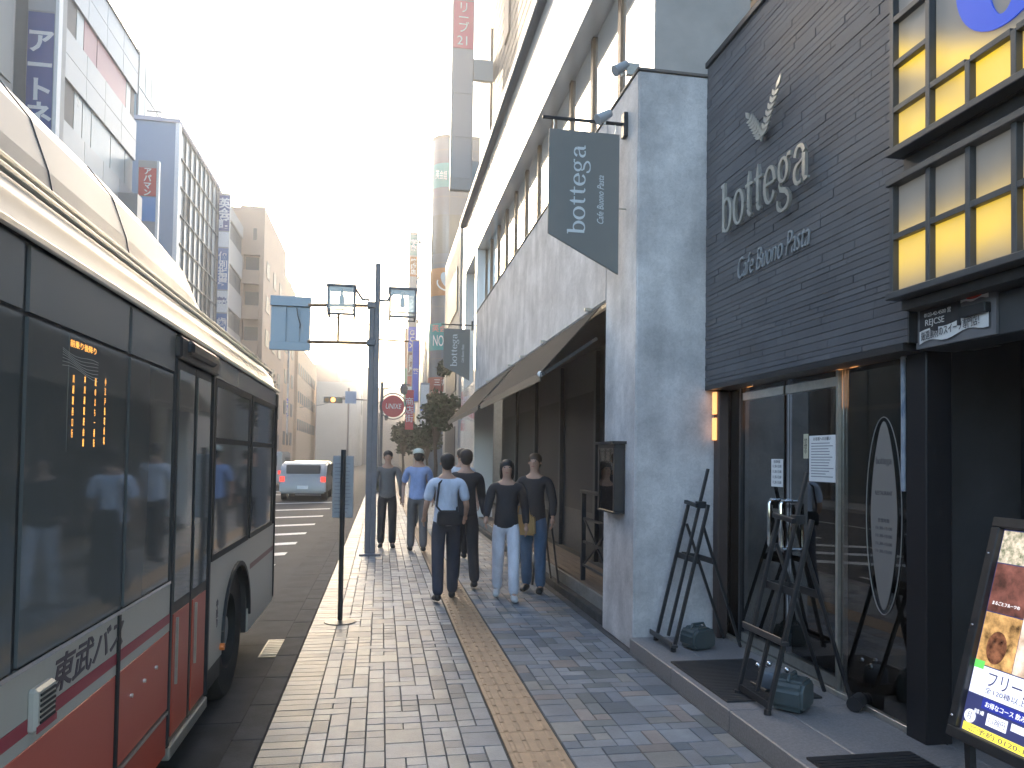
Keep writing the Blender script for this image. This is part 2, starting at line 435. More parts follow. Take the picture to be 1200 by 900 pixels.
def leafshape(mb, p, ang, L, wd, t):
    c, s = math.cos(ang), math.sin(ang); n = 8; poly = []
    for i in range(n+1): a = i/n; poly.append((a*L, wd/2*math.sin(PI*a**.8)))
    for i in range(n-1, 0, -1): a = i/n; poly.append((a*L, -wd/2*math.sin(PI*a**.8)))
    mb.prism([(p[0]+a*c-b*s, p[1]+a*s+b*c) for a, b in poly], lambda a, b, q: (a, b, q), 0, t)
def laurel(mb, size, t):
    for sgn in (-1, 1):
        ln = 1.0 if sgn > 0 else .86
        stem = [(sgn*.42*(i/8)**1.2*ln, .85*i/8*ln) for i in range(9)]
        ribbon(mb, [(a*size, b*size) for a, b in stem], .02*size, 0, t)
        for i in range(1, 8):
            x, y = stem[i]; d = math.atan2(stem[i][1]-stem[i-1][1], stem[i][0]-stem[i-1][0])
            for q in (-1, 1): leafshape(mb, (x*size, y*size), d+q*.75, .19*size*(1-.03*i), .070*size, t*(1+.01*i+.004*q))
        x, y = stem[8]; leafshape(mb, (x*size, y*size), d, .24*size, .09*size, t)

# ------------------------------------------------------------------ grey stucco restaurant
B1 = thing('stucco_restaurant', 'grey stucco restaurant building with awnings below and a long white upper storey with mullioned windows', 'building', (2.1,5.95,0))
X0 = 2.10; Yf = 16.95; Ye = 19.95
q = MB()
q.box(X0, 2.95, 5.95, 6.82, 0, 4.93)                        # pier at the corner
q.box(X0, 2.60, 6.8205, Yf, 3.13, 4.93)                     # wall above the awnings
q.build('stucco_wall', M_stucco, B1, bevel=.012, seg=2)
MB().box(X0-.012, 2.96, 5.938, 6.0, 4.93, 4.955).box(X0-.012, 2.4, 6.0005, Yf, 4.93, 4.955).build('coping', mat('coping_brown', (.16,.14,.13), .6), B1, bevel=.004)
q = MB()
q.box(X0, 2.55, Yf, 17.25, 0, 6.45).box(X0, 2.55, 19.3, Ye, 0, 6.45).box(X0, 2.55, 17.25, 19.3, 0, 3.4)
q.box(X0+.001, 4.0, 6.1, Ye-.001, 6.452, 7.85)
q.build('upper_wall', M_white, B1, bevel=.01)
MB().box(X0-.004, X0-.001, 6.1, Ye, 7.14, 7.155).build('panel_joint', M_eave, B1)
MB().box(X0-.10, 4.2, 6.05, Ye+.02, 7.86, 7.98).build('roof', M_eave, B1, bevel=.01)
MB().box(X0-.12, X0-.103, 6.05, Ye+.02, 7.88, 8.0).build('gutter', mat('pale_metal', (.6,.6,.58), .4), B1)
MB().box(X0+.24, X0+.26, 17.26, 19.29, 3.41, 6.44).build('dark_window', mat('grey_window', (.10,.12,.14), .2), B1)
# window band
y = 6.12; i = 0
while y < 16.9:
    y2 = min(y+1.0, 16.98)
    MB().box(2.33, 2.35, y+.03, y2-.03, 5.0, 6.44).build('window', M_skyglass, B1)
    MB().box(2.30, 2.34, y2-.05, y2+.05, 4.99, 6.449).build('mullion', M_mull, B1, bevel=.005)
    y = y2+.0001; i += 1
M_conc = mat('brown_concrete', (.46,.42,.39), .8, var=.12, scale=3, bump=.3, bscale=30)
MB().box(2.36, 3.2, 6.12, 7.0, 4.99, 6.45).box(2.36, 3.2, 6.12, 7.0, 8.03, 12).build('concrete_pier', M_conc, B1, bevel=.01)
MB().box(2.3, 3.2, 6.099, 6.119, 4.99, 7.85).build('concrete_face', M_conc, B1)
# shop front under the awnings
q = MB(); q.box(2.75, 2.80, 6.83, Yf-.001, 0.3, 3.12); q.box(2.11, 2.74, 6.83, Yf-.001, 3.05, 3.12)
q.build('shop_front', M_black, B1)
for a in (7.4, 9.3, 11.2, 13.1, 15.0):
    MB().box(2.725, 2.745, a, a+1.5, .9, 2.5).build('shop_window', mat('dim_shop_window', (.014,.015,.018), .35, spec=.12), B1)
    MB().box(2.69, 2.749, a-.18, a-.08, .3, 3.0).build('post', M_dkmetal, B1, bevel=.005)
q = MB(); q.box(2.22, 2.748, 6.83, Yf-.001, 0, .22); q.build('terrace_base', mat('terrace_concrete', (.17,.165,.16), .7, var=.25, scale=6, bump=.3), B1, bevel=.008)
q = MB()
for i in range(5): q.box(2.235+i*.102, 2.33+i*.102, 6.84, Yf-.01, .221, .245)
q.build('terrace_deck', M_wood, B1)
MB().box(2.13, 2.215, 6.83, Yf, -.01, .09).build('lower_ledge', M_kerb, B1, bevel=.008)
for (a, b) in ((6.95, 11.3), (11.65, 16.9)):
    aw = MB(); n = 8
    aw.prism([(2.09,3.11),(2.09,3.095),(1.50,2.425),(1.50,2.44)], lambda p, z, t: (p, t, z), a, b)
    ao = aw.build('awning', M_awn, B1)
    v = MB().box(1.492, 1.499, a, b, 2.35, 2.435); v.build('valance', M_awn_dk, ao)
    tb = MB()
    for yy in (a+.1, b-.1, (a+b)/2): tb.bar((2.08,yy,2.80),(1.56,yy,2.44),.03)
    tb.bar((1.52,a,2.42),(1.52,b,2.42),.03)
    tb.build('awning_arm', M_dkmetal, ao)
    for yy in ((a+.35), (a+b)/2+.3, b-.4):
        ld = MB().box(2.02,2.09,yy-.02,yy+.02,3.12,3.15)
        ld.build('awning_bracket', M_silver, ao)
q = MB()
q.ball((1.50, 6.98, 2.42), .03); q.build('awning_end_cap', M_paper, B1)
# railing of the terrace
rl = thing('terrace_railing', 'low black metal railing on the terrace edge beside the stucco pier', 'railing', (2.22,7.2,.245))
for yy in (7.05,8.1): MB().bar((2.26,yy,.245),(2.26,yy,1.22),.05).build('post', M_dkmetal, rl, bevel=.003)
MB().bar((2.26,7.0,1.24),(2.26,8.15,1.24),.07,.035).build('top_rail', M_dkmetal, rl, bevel=.004)
for z in (.42,.68,.94): MB().bar((2.26,7.08,z),(2.26,8.07,z),.025).build('rail', M_dkmetal, rl)
q = MB().bar((2.26,7.08,.42),(2.26,8.07,.94),.018).bar((2.26,7.08,.94),(2.26,8.07,.42),.018); q.build('cross_brace', M_dkmetal, rl)
# menu case on the pier
mc = thing('menu_case', 'small black glazed menu case mounted on the stucco pier', 'display case', (2.1,6.5,1.1))
q = MB().box(2.0,2.098,6.19,6.69,1.13,1.15).box(2.0,2.098,6.19,6.69,1.70,1.74).box(2.0,2.098,6.19,6.23,1.15,1.70).box(2.0,2.098,6.65,6.69,1.15,1.70).box(2.085,2.099,6.23,6.65,1.15,1.70)
q.build('case', M_black, mc, bevel=.003)
MB().box(2.072,2.084,6.27,6.61,1.18,1.58).build('menu_sheet', mat('menu_print', (.45,.47,.46), .6, var=.35, scale=22), mc)
q=MB().box(2.070,2.084,6.33,6.55,1.62,1.67); q.build('title_plate', M_paper, mc)
MB().box(2.004,2.008,6.23,6.65,1.15,1.70).build('glass', glass_pane('case_glass', (.85,.88,.88), 1, .02), mc)
MB().box(1.97,2.12,6.16,6.72,1.741,1.765).build('case_roof', M_black, mc)
# hanging banner signs
M_banner = mat('slate_sign_face', (.15,.155,.15), .6, var=.05, scale=5)
M_blet = mat('sign_lettering', (.55,.59,.61), .6)
def banner(yp, zt, label, sc_=1.0):
    t = thing('hanging_sign', label, 'shop sign', (2.1,yp,zt), 'dark shop signs projecting from the stucco building')
    x1, x0 = 2.03, 2.03-.64*sc_
    q = MB().prism([(x0,zt),(x1,zt),(x1,zt-1.25*sc_),(x0,zt-.92*sc_)], lambda a, b, c: (a, c, b), yp-.011, yp+.011); q.build('panel', M_banner, t)
    MB().tube([(x0-.06,yp,zt+.1),(2.098,yp,zt+.1)], .016, 8).build('bracket', M_dkmetal, t)
    MB().box(2.06,2.098,yp-.04,yp+.04,zt-.02,zt+.2).build('wall_plate', M_dkmetal, t, bevel=.004)
    for xx in (x0+.04, (x0+x1)/2, x1-.04): MB().tube([(xx,yp,zt-.01),(xx+.008,yp,zt+.05),(xx,yp,zt+.09)], .006, 6).build('hook', M_silver, t)
    MB().tube([(x1-.01,yp,zt-.66*sc_),(2.098,yp,zt-.66*sc_)], .008, 6).build('stay', M_silver, t)
    # text reads upwards
    serif_word('bottega', .21*sc_, M_blet, t, (x0+.33*sc_, yp-.0115, zt-1.0*sc_+.08), ((0,0,1),(-1,0,0)), .003, length=.80*sc_)
    text('Cafe Buono Pasta', .085*sc_, M_blet, t, (x0+.47*sc_, yp-.0115, zt-.60*sc_), ((0,0,1),(-1,0,0)), ext=.001, shear=.3, fit=.43*sc_)
    return t
banner(6.25, 4.49, 'large slate sign reading bottega hung from the stucco pier corner')
banner(17.5, 4.66, 'smaller looking far slate sign reading bottega at the end of the stucco wall', .98)
# flood lights on the pier top
for i, (yy, zz, lb) in enumerate(((6.25, 4.99, 'small grey spotlight on top of the stucco pier corner'), (6.16, 4.62, 'small grey spotlight clamped on the bracket of the near hanging sign'))):
    s = thing('spotlight', lb, 'spotlight', (2.05 if i == 0 else 1.88,yy,zz), 'spotlights on the stucco pier')
    bx, by, bz = (2.03, 6.2, 5.03) if i == 0 else (1.88, 6.2, 4.58)
    MB().tube([(bx,by,bz-.03),(bx,by,bz+.05)], .012, 8).build('stem', M_silver, s)
    MB().tube([(bx+.05,by,bz+.08),(bx-.07,by-.01,bz+.0)], .035, 12, r1=.05).build('lamp_head', mat('spot_grey', (.35,.37,.4), .4), s, smooth=True)
    if i == 0: MB().box(bx+.04,bx+.16,by-.02,by+.02,bz-.02,bz+.09).build('bracket', M_silver, s, bevel=.004)
# tiny bell/wall spot small box near sign
# ------------------------------------------------------------------ dark brick restaurant front
B2 = thing('dark_brick_restaurant', 'dark slate brick restaurant front with raised silver lettering over a glass entrance', 'building', (2.72,4.7,.12))
XW = 2.72
q = MB(); z = 2.245
while z < 5.0:
    h = random.choice([.036,.046,.046,.056]); z1 = min(z+h, 5.0); y = 3.46
    if z1-z > .01:
        while y < 5.945:
            L = random.uniform(.16,.62); y1 = min(y+L, 5.945)
            c = random.uniform(.085,.105); dx = random.choice([0,0,.001,.002,.0035])
            q.box(XW+.003-dx, XW+.06, y+.0008, y1-.0008, z+.0018, z1-.0018, (c*.98,c*1.0,c*1.10)); y = y1
    z = z1
q.build('brick_wall', M_tile, B2)
MB().box(XW+.03, 3.3, 3.47, 5.94, 2.25, 4.99).build('wall_core', M_black, B2)
MB().box(XW-.02, XW+.08, 3.46, 5.945, 5.0, 5.05).build('coping', M_dkmetal, B2, bevel=.004)
MB().box(XW-.005, XW+.05, 3.445, 3.459, 2.24, 5.02).build('edge_trim', M_dkmetal, B2)
serif_word('bottega', .52, M_silver, B2, (XW-.05, 5.52, 3.42), RW, .022, length=1.24)
q = MB(); laurel(q, .34, .012); q.v = [(a*1.45,b,c) for a,b,c in q.v]; Mx = frame(RW[0], RW[1], (XW-.05, 4.90, 3.92)); q.v = [tuple(Mx @ Vector(p)) for p in q.v]
q.build('laurel_emblem', M_silver, B2)
text('Cafe Buono Pasta', .24, M_dullsilver, B2, (XW-.010, 4.86, 3.10), RW, ext=.006, shear=.32, fit=.98, bold=-.003)
# set-back storey above
MB().box(3.35, 8, -3, 6.1, 5.0, 12).build('upper_storey', mat('grey_upper_wall', (.085,.095,.105), .6, var=.1, scale=1), B2)
q = MB()
for i in range(60): q.box(3.20, 3.33, 6.0, 6.13, 5.06+i*.09, 5.11+i*.09)
q.build('louvre', mat('lit_louvre', (.62,.38,.22), .5), B2)  # orange light on the slats is put into their base colour
# glass entrance
M_front = glass_pane('shop_glass', (.74,.77,.82), .95, .07)
XG = 2.90
MB().box(XG-.02, XG+.03, 3.66, 5.95, .12, .155).build('sill_rail', M_silver, B2, bevel=.003)
MB().box(2.72, 3.0, 3.50, 5.94, 2.205, 2.244).build('soffit', M_black, B2)
def pane(y0, y1, nm='fixed_window', x=XG): 
    p = MB().box(x, x+.010, y0, y1, .16, 2.2).build(nm, M_front, B2); return p
pane(5.64, 5.93); pane(3.68, 4.30)
d = pane(4.98, 5.60, 'glass_door', XG-.001); 
MB().box(XG-.01, XG+.02, 4.98, 5.60, 2.10, 2.16).build('top_rail', M_silver, d)
MB().box(XG-.01, XG+.02, 4.98, 5.60, .165, .23).build('bottom_rail', M_silver, d)
d2 = pane(4.33, 4.95, 'glass_door', XG-.001)
MB().box(XG-.01, XG+.02, 4.33, 4.95, 2.10, 2.16).build('top_rail', M_silver, d2)
MB().box(XG-.01, XG+.02, 4.33, 4.95, .165, .23).build('bottom_rail', M_silver, d2)
for dd, yy in ((d, 5.04), (d2, 4.88)):
    P = [(XG-.004,yy,.98),(XG-.07,yy,.98),(XG-.085,yy,1.0),(XG-.085,yy,1.30),(XG-.07,yy,1.325),(XG-.004,yy,1.325)]
    MB().tube(P, .013, 8).build('handle', M_chrome, dd, smooth=True)
for (a, b) in ((5.605,5.635),(4.303,4.327)): MB().box(XG-.02, XG+.04, a, b, .156, 2.2).build('frame_post', M_dkmetal if a > 5 else M_silver, B2)
# curved brown timber jamb beside the stucco pier
q = MB().box(2.80, 2.895, 5.84, 5.94, .12, 2.2); q.build('jamb', mat('brown_jamb', (.07,.05,.045), .5, var=.2), B2, bevel=.01)
# interior behind the glass
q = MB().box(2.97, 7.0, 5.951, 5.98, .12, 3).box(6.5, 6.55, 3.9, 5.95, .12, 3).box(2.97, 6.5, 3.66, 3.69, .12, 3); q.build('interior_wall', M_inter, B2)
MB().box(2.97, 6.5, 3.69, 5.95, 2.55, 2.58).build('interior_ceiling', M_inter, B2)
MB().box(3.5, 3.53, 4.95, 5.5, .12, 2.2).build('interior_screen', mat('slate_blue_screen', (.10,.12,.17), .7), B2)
M_lampw = mat('warm_lamp', (.9,.5,.2), .5, emit=(1,.42,.13), estr=.28)
M_lampi = mat('warm_lamp_inside', (.9,.5,.2), .5, emit=(1,.42,.13), estr=.9)
for (xx, yy, z0, z1) in ((2.93,5.545,2.07,2.2),(2.93,5.545,1.86,2.04),(2.93,4.20,1.96,2.2),(2.93,4.34,1.96,2.2),(2.775,5.86,2.0,2.19),(2.775,5.86,1.78,1.97)):
    MB().box(xx, xx+.02, yy, yy+.06, z0, z1).build('wall_lamp', M_lampi if xx > 2.9 else M_lampw, B2, bevel=.004)
q = MB().box(3.0, 3.12, 4.02, 4.36, .12, 1.9); 
MB().box(3.08, 3.14, 4.18, 4.235, .12, 2.2).build('column', M_dkmetal, B2)
for i, (a, b, z0, z1, c) in enumerate(((4.55,4.85,2.0,2.2,(.5,.2,.16)),(4.36,4.5,1.95,2.2,(.45,.45,.42)),(4.4,4.6,1.72,1.93,(.22,.05,.06)),(4.62,4.84,1.76,1.95,(.30,.24,.06)),(4.60,4.86,1.45,1.73,(.30,.38,.36)))):
    MB().box(2.95+i*.006, 2.954+i*.006, a, b, z0, z1).build('poster', mat('poster_%d' % i, c, .6, var=.1), B2)  # sheets and POP lettering added in place of signs reflected by the glass
text('POP', .13, M_ink, B2, (2.972, 4.73, 1.6), RW, ext=.001)
# notices stuck on the glass
def notice(y0, y1, z0, z1, label, lines, m=M_paper, head=False):
    t = thing('paper_notice', label, 'notice', (XG-.002,(y0+y1)/2,z0), 'notices on the restaurant glass')
    MB().box(XG-.006, XG-.0025, y0, y1, z0, z1).build('sheet', m, t)
    k = MB(); h = (z1-z0); W = y1-y0
    for i in range(lines):
        zz = z1-h*(.16+.78*i/lines); ww = W*random.uniform(.55,.86)
        k.box(XG-.0066, XG-.0062, y1-W*.08-ww, y1-W*.08, zz-.006, zz)
    k.build('printed_lines', mat('grey_ink', (.25,.25,.27), .7), t)
    return t
n1 = notice(4.99, 5.15, 1.42, 1.625, 'small white opening hours notice on the left glass door', 0)
text('営業時間', .024, M_ink, n1, (XG-.0063, 5.07, 1.605), RW, ext=.0003, fit=.09)
for i in range(4): text('11:30-15:00', .03, M_ink, n1, (XG-.0063, 5.07, 1.572-i*.040), RW, ext=.0003, fit=.12)
n2 = notice(4.35, 4.65, 1.475, 1.785, 'large white printed notice with several paragraphs on the right glass door', 13)
text('お客様へのお願い', .026, M_ink, n2, (XG-.0067, 4.50, 1.763), RW, ext=.0003, fit=.2)
n3 = notice(4.665, 4.72, 1.63, 1.80, 'narrow cream strip notice next to the large white notice', 0, mat('cream_paper', (.55,.52,.38), .7))
text('禁煙中', .04, M_ink, n3, (XG-.0066, 4.6925, 1.715), RW, ext=.0003, vertical=True, spacing=.9)
# oval frosted panel sticker with the menu hours
ov = thing('oval_window_sign', 'tall oval grey window sign reading bottega restaurant on the right pane', 'window sign', (XG-.003,3.88,.75))
q = MB(); A = []; cy_, cz_ = 3.885, 1.30
pts = [(cy_+.115*math.cos(t)*(1 - .12*abs(math.sin(t))), cz_+.50*math.sin(t)*(1+.10*abs(math.sin(t))**6)) for t in [2*PI*i/48 for i in range(48)]]
q.prism(pts, lambda a, b, c: (c, a, b), XG-.006, XG-.003); q.build('panel', mat('oval_grey', (.20,.185,.17), .6), ov)
q = MB(); q.tube([(XG-.006, cy_+.155*math.cos(t), cz_+.575*math.sin(t)) for t in [2*PI*i/64 for i in range(64)]], .003, 6, closed=True); q.build('outline', mat('oval_line', (.2,.2,.2), .5), ov)
serif_word('bottega', .055, M_ink, ov, (XG-.0065, 3.955, 1.60), RW, .0008, length=.14)
text('RESTAURANT', .035, M_ink, ov, (XG-.0065, 3.885, 1.43), RW, ext=.0003, fit=.15)
text('営業時間', .025, M_ink, ov, (XG-.0065, 3.885, 1.27), RW, ext=.0003)
for i in range(4): text('11:30-15:00', .026, M_ink, ov, (XG-.0065, 3.885, 1.225-i*.045), RW, ext=.0003, fit=.14)
# ------------------------------------------------------------------ neighbour with the lit window bay
B3 = thing('lit_bay_building', 'dark fronted building with yellow lit gridded glass bays above a shadowed entrance', 'building', (2.6,2,0))
M_frame = mat('bay_frame', (.045,.05,.055), .45, var=.2, scale=8)
def lit_pane(name, tubes, strength=1.6):
    m = bpy.data.materials.new(name); m.use_nodes = True; n, l = m.node_tree.nodes, m.node_tree.links; b = n['Principled BSDF']
    b.inputs['Base Color'].default_value = (.24,.23,.22,1); b.inputs['Roughness'].default_value = .25
    tc = n.new('ShaderNodeTexCoord'); sep = n.new('ShaderNodeSeparateXYZ'); l.new(tc.outputs['Object'], sep.inputs[0])
    tot = None
    for (ky, kz, c, wd) in tubes:        # glow round a tube behind frosted glass: exp(-((ky*y+kz*z-c)/wd)^2)
        a = n.new('ShaderNodeMath'); a.operation = 'MULTIPLY'; a.inputs[1].default_value = ky; l.new(sep.outputs[1], a.inputs[0])
        d_ = n.new('ShaderNodeMath'); d_.operation = 'MULTIPLY_ADD'; d_.inputs[1].default_value = kz; l.new(sep.outputs[2], d_.inputs[0]); l.new(a.outputs[0], d_.inputs[2])
        s = n.new('ShaderNodeMath'); s.operation = 'SUBTRACT'; s.inputs[1].default_value = c; l.new(d_.outputs[0], s.inputs[0])
        v = n.new('ShaderNodeMath'); v.operation = 'DIVIDE'; v.inputs[1].default_value = wd; l.new(s.outputs[0], v.inputs[0])
        p = n.new('ShaderNodeMath'); p.operation = 'MULTIPLY'; l.new(v.outputs[0], p.inputs[0]); l.new(v.outputs[0], p.inputs[1])
        e = n.new('ShaderNodeMath'); e.operation = 'MULTIPLY'; e.inputs[1].default_value = -1; l.new(p.outputs[0], e.inputs[0])
        x = n.new('ShaderNodeMath'); x.operation = 'EXPONENT'; l.new(e.outputs[0], x.inputs[0])
        if tot is None: tot = x
        else:
            t = n.new('ShaderNodeMath'); t.operation = 'ADD'; l.new(tot.outputs[0], t.inputs[0]); l.new(x.outputs[0], t.inputs[1]); tot = t
    nz = n.new('ShaderNodeTexNoise'); nz.inputs['Scale'].default_value = 3.5; nz.inputs['Detail'].default_value = 6; l.new(tc.outputs['Object'], nz.inputs['Vector'])
    mu = n.new('ShaderNodeMath'); mu.operation = 'MULTIPLY'; l.new(tot.outputs[0], mu.inputs[0])
    mr = n.new('ShaderNodeMapRange'); mr.inputs[3].default_value = .6; mr.inputs[4].default_value = 1.3; l.new(nz.outputs[0], mr.inputs[0]); l.new(mr.outputs[0], mu.inputs[1])
    cr = n.new('ShaderNodeValToRGB'); cr.color_ramp.elements[0].color = (.06,.055,.05,1); cr.color_ramp.elements[1].color = (1,.64,.015,1)
    el = cr.color_ramp.elements.new(.5); el.color = (.55,.36,.06,1)
    l.new(mu.outputs[0], cr.inputs[0]); l.new(cr.outputs[0], b.inputs['Emission Color']); b.inputs['Emission Strength'].default_value = strength
    return m
LIT = .17
M_litU = lit_pane('lit_glass_upper', [(-.55,1,1.85,.10),(-.2,1,2.65,.16)], LIT)
M_litL = lit_pane('lit_glass_lower', [(0,1,2.68,.15)], LIT)
XB = 2.60
def bay(z0, z1, zs, ycols, M, big=None):
    q = MB(); T = .036
    yA, yZ = ycols[0], ycols[-1]
    for zz in (z0-T, z1): MB().box(XB-.02, XB+.10, yZ, yA+T, zz, zz+T).build('frame', M_frame, B3, bevel=.004)
    q = MB()
    for i, yy in enumerate(ycols):
        zt = z1; zb = z0
        if big and big[0] < yy < big[1]-.02: zt = big[2]
        q.box(XB+.0, XB+.06, yy, yy+T*.8, zb, zt)
    for zz in zs:
        for a, b in zip(ycols[:-1], ycols[1:]):
            if big and big[0] < (a+b)/2 < big[1] and zz > big[2]+.01: continue
            q.box(XB+.001, XB+.055, b+T*.8, a, zz-T*.42, zz+T*.42)
    q.build('muntins', M_frame, B3, bevel=.002)
    lev = [z0]+zs+[z1]
    done = False
    for a, b in zip(ycols[:-1], ycols[1:]):
        for c, e in zip(lev[:-1], lev[1:]):
            if big and big[0] < (a+b)/2 < big[1] and c >= big[2]-.01: continue
            MB().box(XB+.035, XB+.045, b+T*.8, a, c+.003, e-.003).build('window_pane', M, B3)
    if big: MB().box(XB+.035, XB+.045, big[0]+.01, big[1]-.01, big[2]+.015, z1).build('large_window_pane', M, B3)
bay(2.49, 3.05, [2.78], [3.42,3.16,2.91,2.66,2.41,2.16,1.9,1.6,1.3], M_litL)
bay(3.245, 4.7, [3.45,3.69,3.93,4.17,4.42], [3.42,3.16,2.91,2.66,2.41,2.16,1.9,1.6,1.3], M_litU, big=(1.32,3.165,3.45))
MB().box(2.68, 3.3, 1.0, 3.44, 3.09, 3.205).box(2.66, 6, -2, 3.43, 2.40, 2.45).box(2.66, 6, -2, 3.44, 3.2051, 5).box(2.75,6,-2,3.44,2.46,3.08).build('bay_core', M_black, B3)
# blue ring lettering on the large pane
q = MB(); N = 48; yc, zc = 2.73, 3.83
for i in range(N):
    t0, t1 = 2*PI*i/N, 2*PI*(i+1)/N
    o = lambda t: (yc+.29*math.cos(t), zc+.315*math.sin(t)); n_ = lambda t: (yc+.02+.085*math.cos(t), zc-.01+.25*math.sin(t))
    a, b, c, e = o(t0), o(t1), n_(t1), n_(t0)
    q.prism([a,b,c,e], lambda u_, v_, x_: (x_, u_, v_), XB+.026, XB+.033)
q.build('blue_ring', mat('blue_sign', (.01,.06,.38), .4, emit=(.0,.05,.5), estr=.12), B3)
# pillar, transom, interior of the entrance
MB().box(2.86, 3.02, 3.50, 3.655, -.01, 2.30).build('pillar', mat('black_pillar', (.012,.012,.016), .35), B3, bevel=.006)
MB().box(2.78, 3.0, 1.0, 3.46, 2.20, 2.395).build('lintel', mat('lintel_grey', (.045,.05,.055), .5, var=.3), B3, bevel=.004)
MB().box(3.02, 3.62, 3.70, 3.78, .118, 2.6).build('entrance_wall', mat('brown_plaster', (.36,.325,.31), .8, var=.12, scale=4), B3)
q = MB().box(3.0,3.04,3.66,3.70,.12,2.4).box(3.06,3.08,3.66,3.70,.12,2.4); q.build('door_frame', M_black, B3)
q = MB().box(3.6, 3.64, 1.0, 3.7, .12, 2.6)
for z in (.9,1.35,1.8): q.box(3.55,3.60,1.0,3.6,z,z+.03)
q.build('inner_shelf', mat('shelf_dark', (.02,.022,.028), .6), B3)
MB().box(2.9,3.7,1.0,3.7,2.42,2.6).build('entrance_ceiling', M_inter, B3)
# crumpled poster case over the entrance
ps = thing('overdoor_poster', 'crumpled poster in a grey case above the dark entrance', 'poster', (2.77,3.2,2.2))
MB().box(2.765, 2.778, 2.94, 3.455, 2.205, 2.45).build('case', mat('case_grey', (.16,.16,.17), .5, var=.2), ps)
def wavy(y0, y1, z0, z1, x, mm, nm, sl=0, amp=.012):
    q = MB(); n = 14
    for i in range(n):
        a = y1+(y0-y1)*i/n; b = y1+(y0-y1)*(i+1)/n
        d0 = amp*math.sin(i*.8); d1 = amp*math.sin((i+1)*.8); e0 = sl*i/n; e1 = sl*(i+1)/n
        q.face([(x+d0*.25,a,z0+d0+e0),(x+d1*.25,b,z0+d1+e1),(x+d1*.25,b,z1+d1*.6+e1),(x+d0*.25,a,z1+d0*.6+e0)])
    return q.build(nm, mm, ps)
wavy(3.14,3.42,2.29,2.43,2.758, mat('poster_dark', (.03,.03,.035), .5), 'dark_sheet')
wavy(2.97,3.42,2.225,2.29,2.756, M_paper, 'white_strip', .03)
wavy(2.97,3.14,2.385,2.425,2.754, M_paper, 'red_dot_strip', .0, .005)
MB().box(2.73,2.775,2.97,3.13,2.31,2.36).build('door_closer', M_dkmetal, ps, bevel=.004)
q = MB(); q.prism([(3.05+.05*math.cos(t*PI/8), 2.405+.016*math.sin(t*PI/8)) for t in range(16)], lambda a, b, c: (c, a, b), 2.744, 2.748); q.build('red_dot', mat('red_dot', (.6,.08,.05), .5), ps)
text('REJCSE', .045, M_paper, ps, (2.752, 3.31, 2.325), RW, ext=.0005, fit=.13)
text('0123-42-4500 営', .028, M_paper, ps, (2.752, 3.29, 2.37), RW, ext=.0005, fit=.18)
text('厳選素材のスイーツ専門店！', .05, M_ink, ps, (2.748, 3.2, 2.275), ((0,-1,.06),(0,.06,1)), ext=.0005, fit=.38)
# blue-white mottled rod beside the pillar
bn = MB(); bn.tube([(2.86,3.675,1.45),(2.862,3.676,1.8),(2.858,3.675,2.20)], .014, 10)
bo = bn.build('blue_white_rod', mat('blue_white_mottle', (.05,.08,.15), .7, col2=(.35,.38,.42), scale=12, stretch=(1,1,.5)), None, smooth=True)
tag(bo, 'thin upright blue and white mottled rod beside the black entrance pillar', 'banner')

# ------------------------------------------------------------------ display easels on the step
def easel(y0, shelf_z, label):
    t = thing('display_easel', label, 'easel', (2.3,y0-.19,.12), 'black display easels standing on the step')
    X = lambda z: 2.26+.28*(z-.12)/1.14
    ya, yb, ym = y0, y0-.37, y0-.19
    for yy in (ya, yb): MB().bar((X(.12),yy,.12),(X(1.26),yy,1.26),.024,.028).build('front_leg', M_black, t, bevel=.003)
    MB().bar((X(.2)+.01,ym,.2),(X(1.54)+.01,ym,1.54),.022,.026).build('centre_post', M_black, t, bevel=.003)
    for yy, dy in ((ya-.02,-.02),(yb+.02,.02)): MB().bar((X(1.08)+.015,yy,1.08),(2.84,yy+dy,.13),.02,.024).build('rear_leg', M_black, t, bevel=.003)
    MB().bar((X(.82)+.02,ya+.01,.82),(X(.82)+.02,yb-.01,.82),.012,.045).build('crossbar', M_black, t)
    MB().bar((X(.68)+.07,ya-.02,.83),(2.60,ya-.03,.81),.012,.04).bar((2.60,ya-.03,.81),(2.60,yb+.03,.81),.012,.045).build('rear_crossbar', M_black, t)
    q = MB().bar((X(shelf_z)-.02,ya+.05,shelf_z),(X(shelf_z)-.02,yb-.05,shelf_z),.05,.018).bar((X(shelf_z)-.045,ya+.05,shelf_z+.015),(X(shelf_z)-.045,yb-.05,shelf_z+.015),.008,.04)
    q.build('shelf', mat('shelf_edge', (.06,.06,.065), .3, metal=.4), t, bevel=.002)
    if shelf_z > .3: MB().bar((X(.17),ya,.17),(X(.17),yb,.17),.012,.04).build('foot_rail', M_black, t)
    q = MB().bar((X(1.25)-.02,ya+.02,1.26),(X(1.25)-.02,ym-.03,1.24),.03,.03).box(X(1.27)-.02,X(1.27)+.05,ym-.035,ym+.03,1.22,1.275); q.build('clamp', M_dkmetal, t, bevel=.003)
    for yy in (ya, yb): MB().lathe([(.018,-.002),(.022,.0),(.02,.03)], (X(.12),yy,.122), 10).build('foot', M_black, t)
    return t
easel(5.84, .17, 'black display easel standing against the grey stucco wall')
easel(4.42, .54, 'black display easel with a raised metal shelf in front of the glass doors')
M_tank = mat('grey_green_plastic', (.055,.075,.08), .38, var=.12, scale=10)
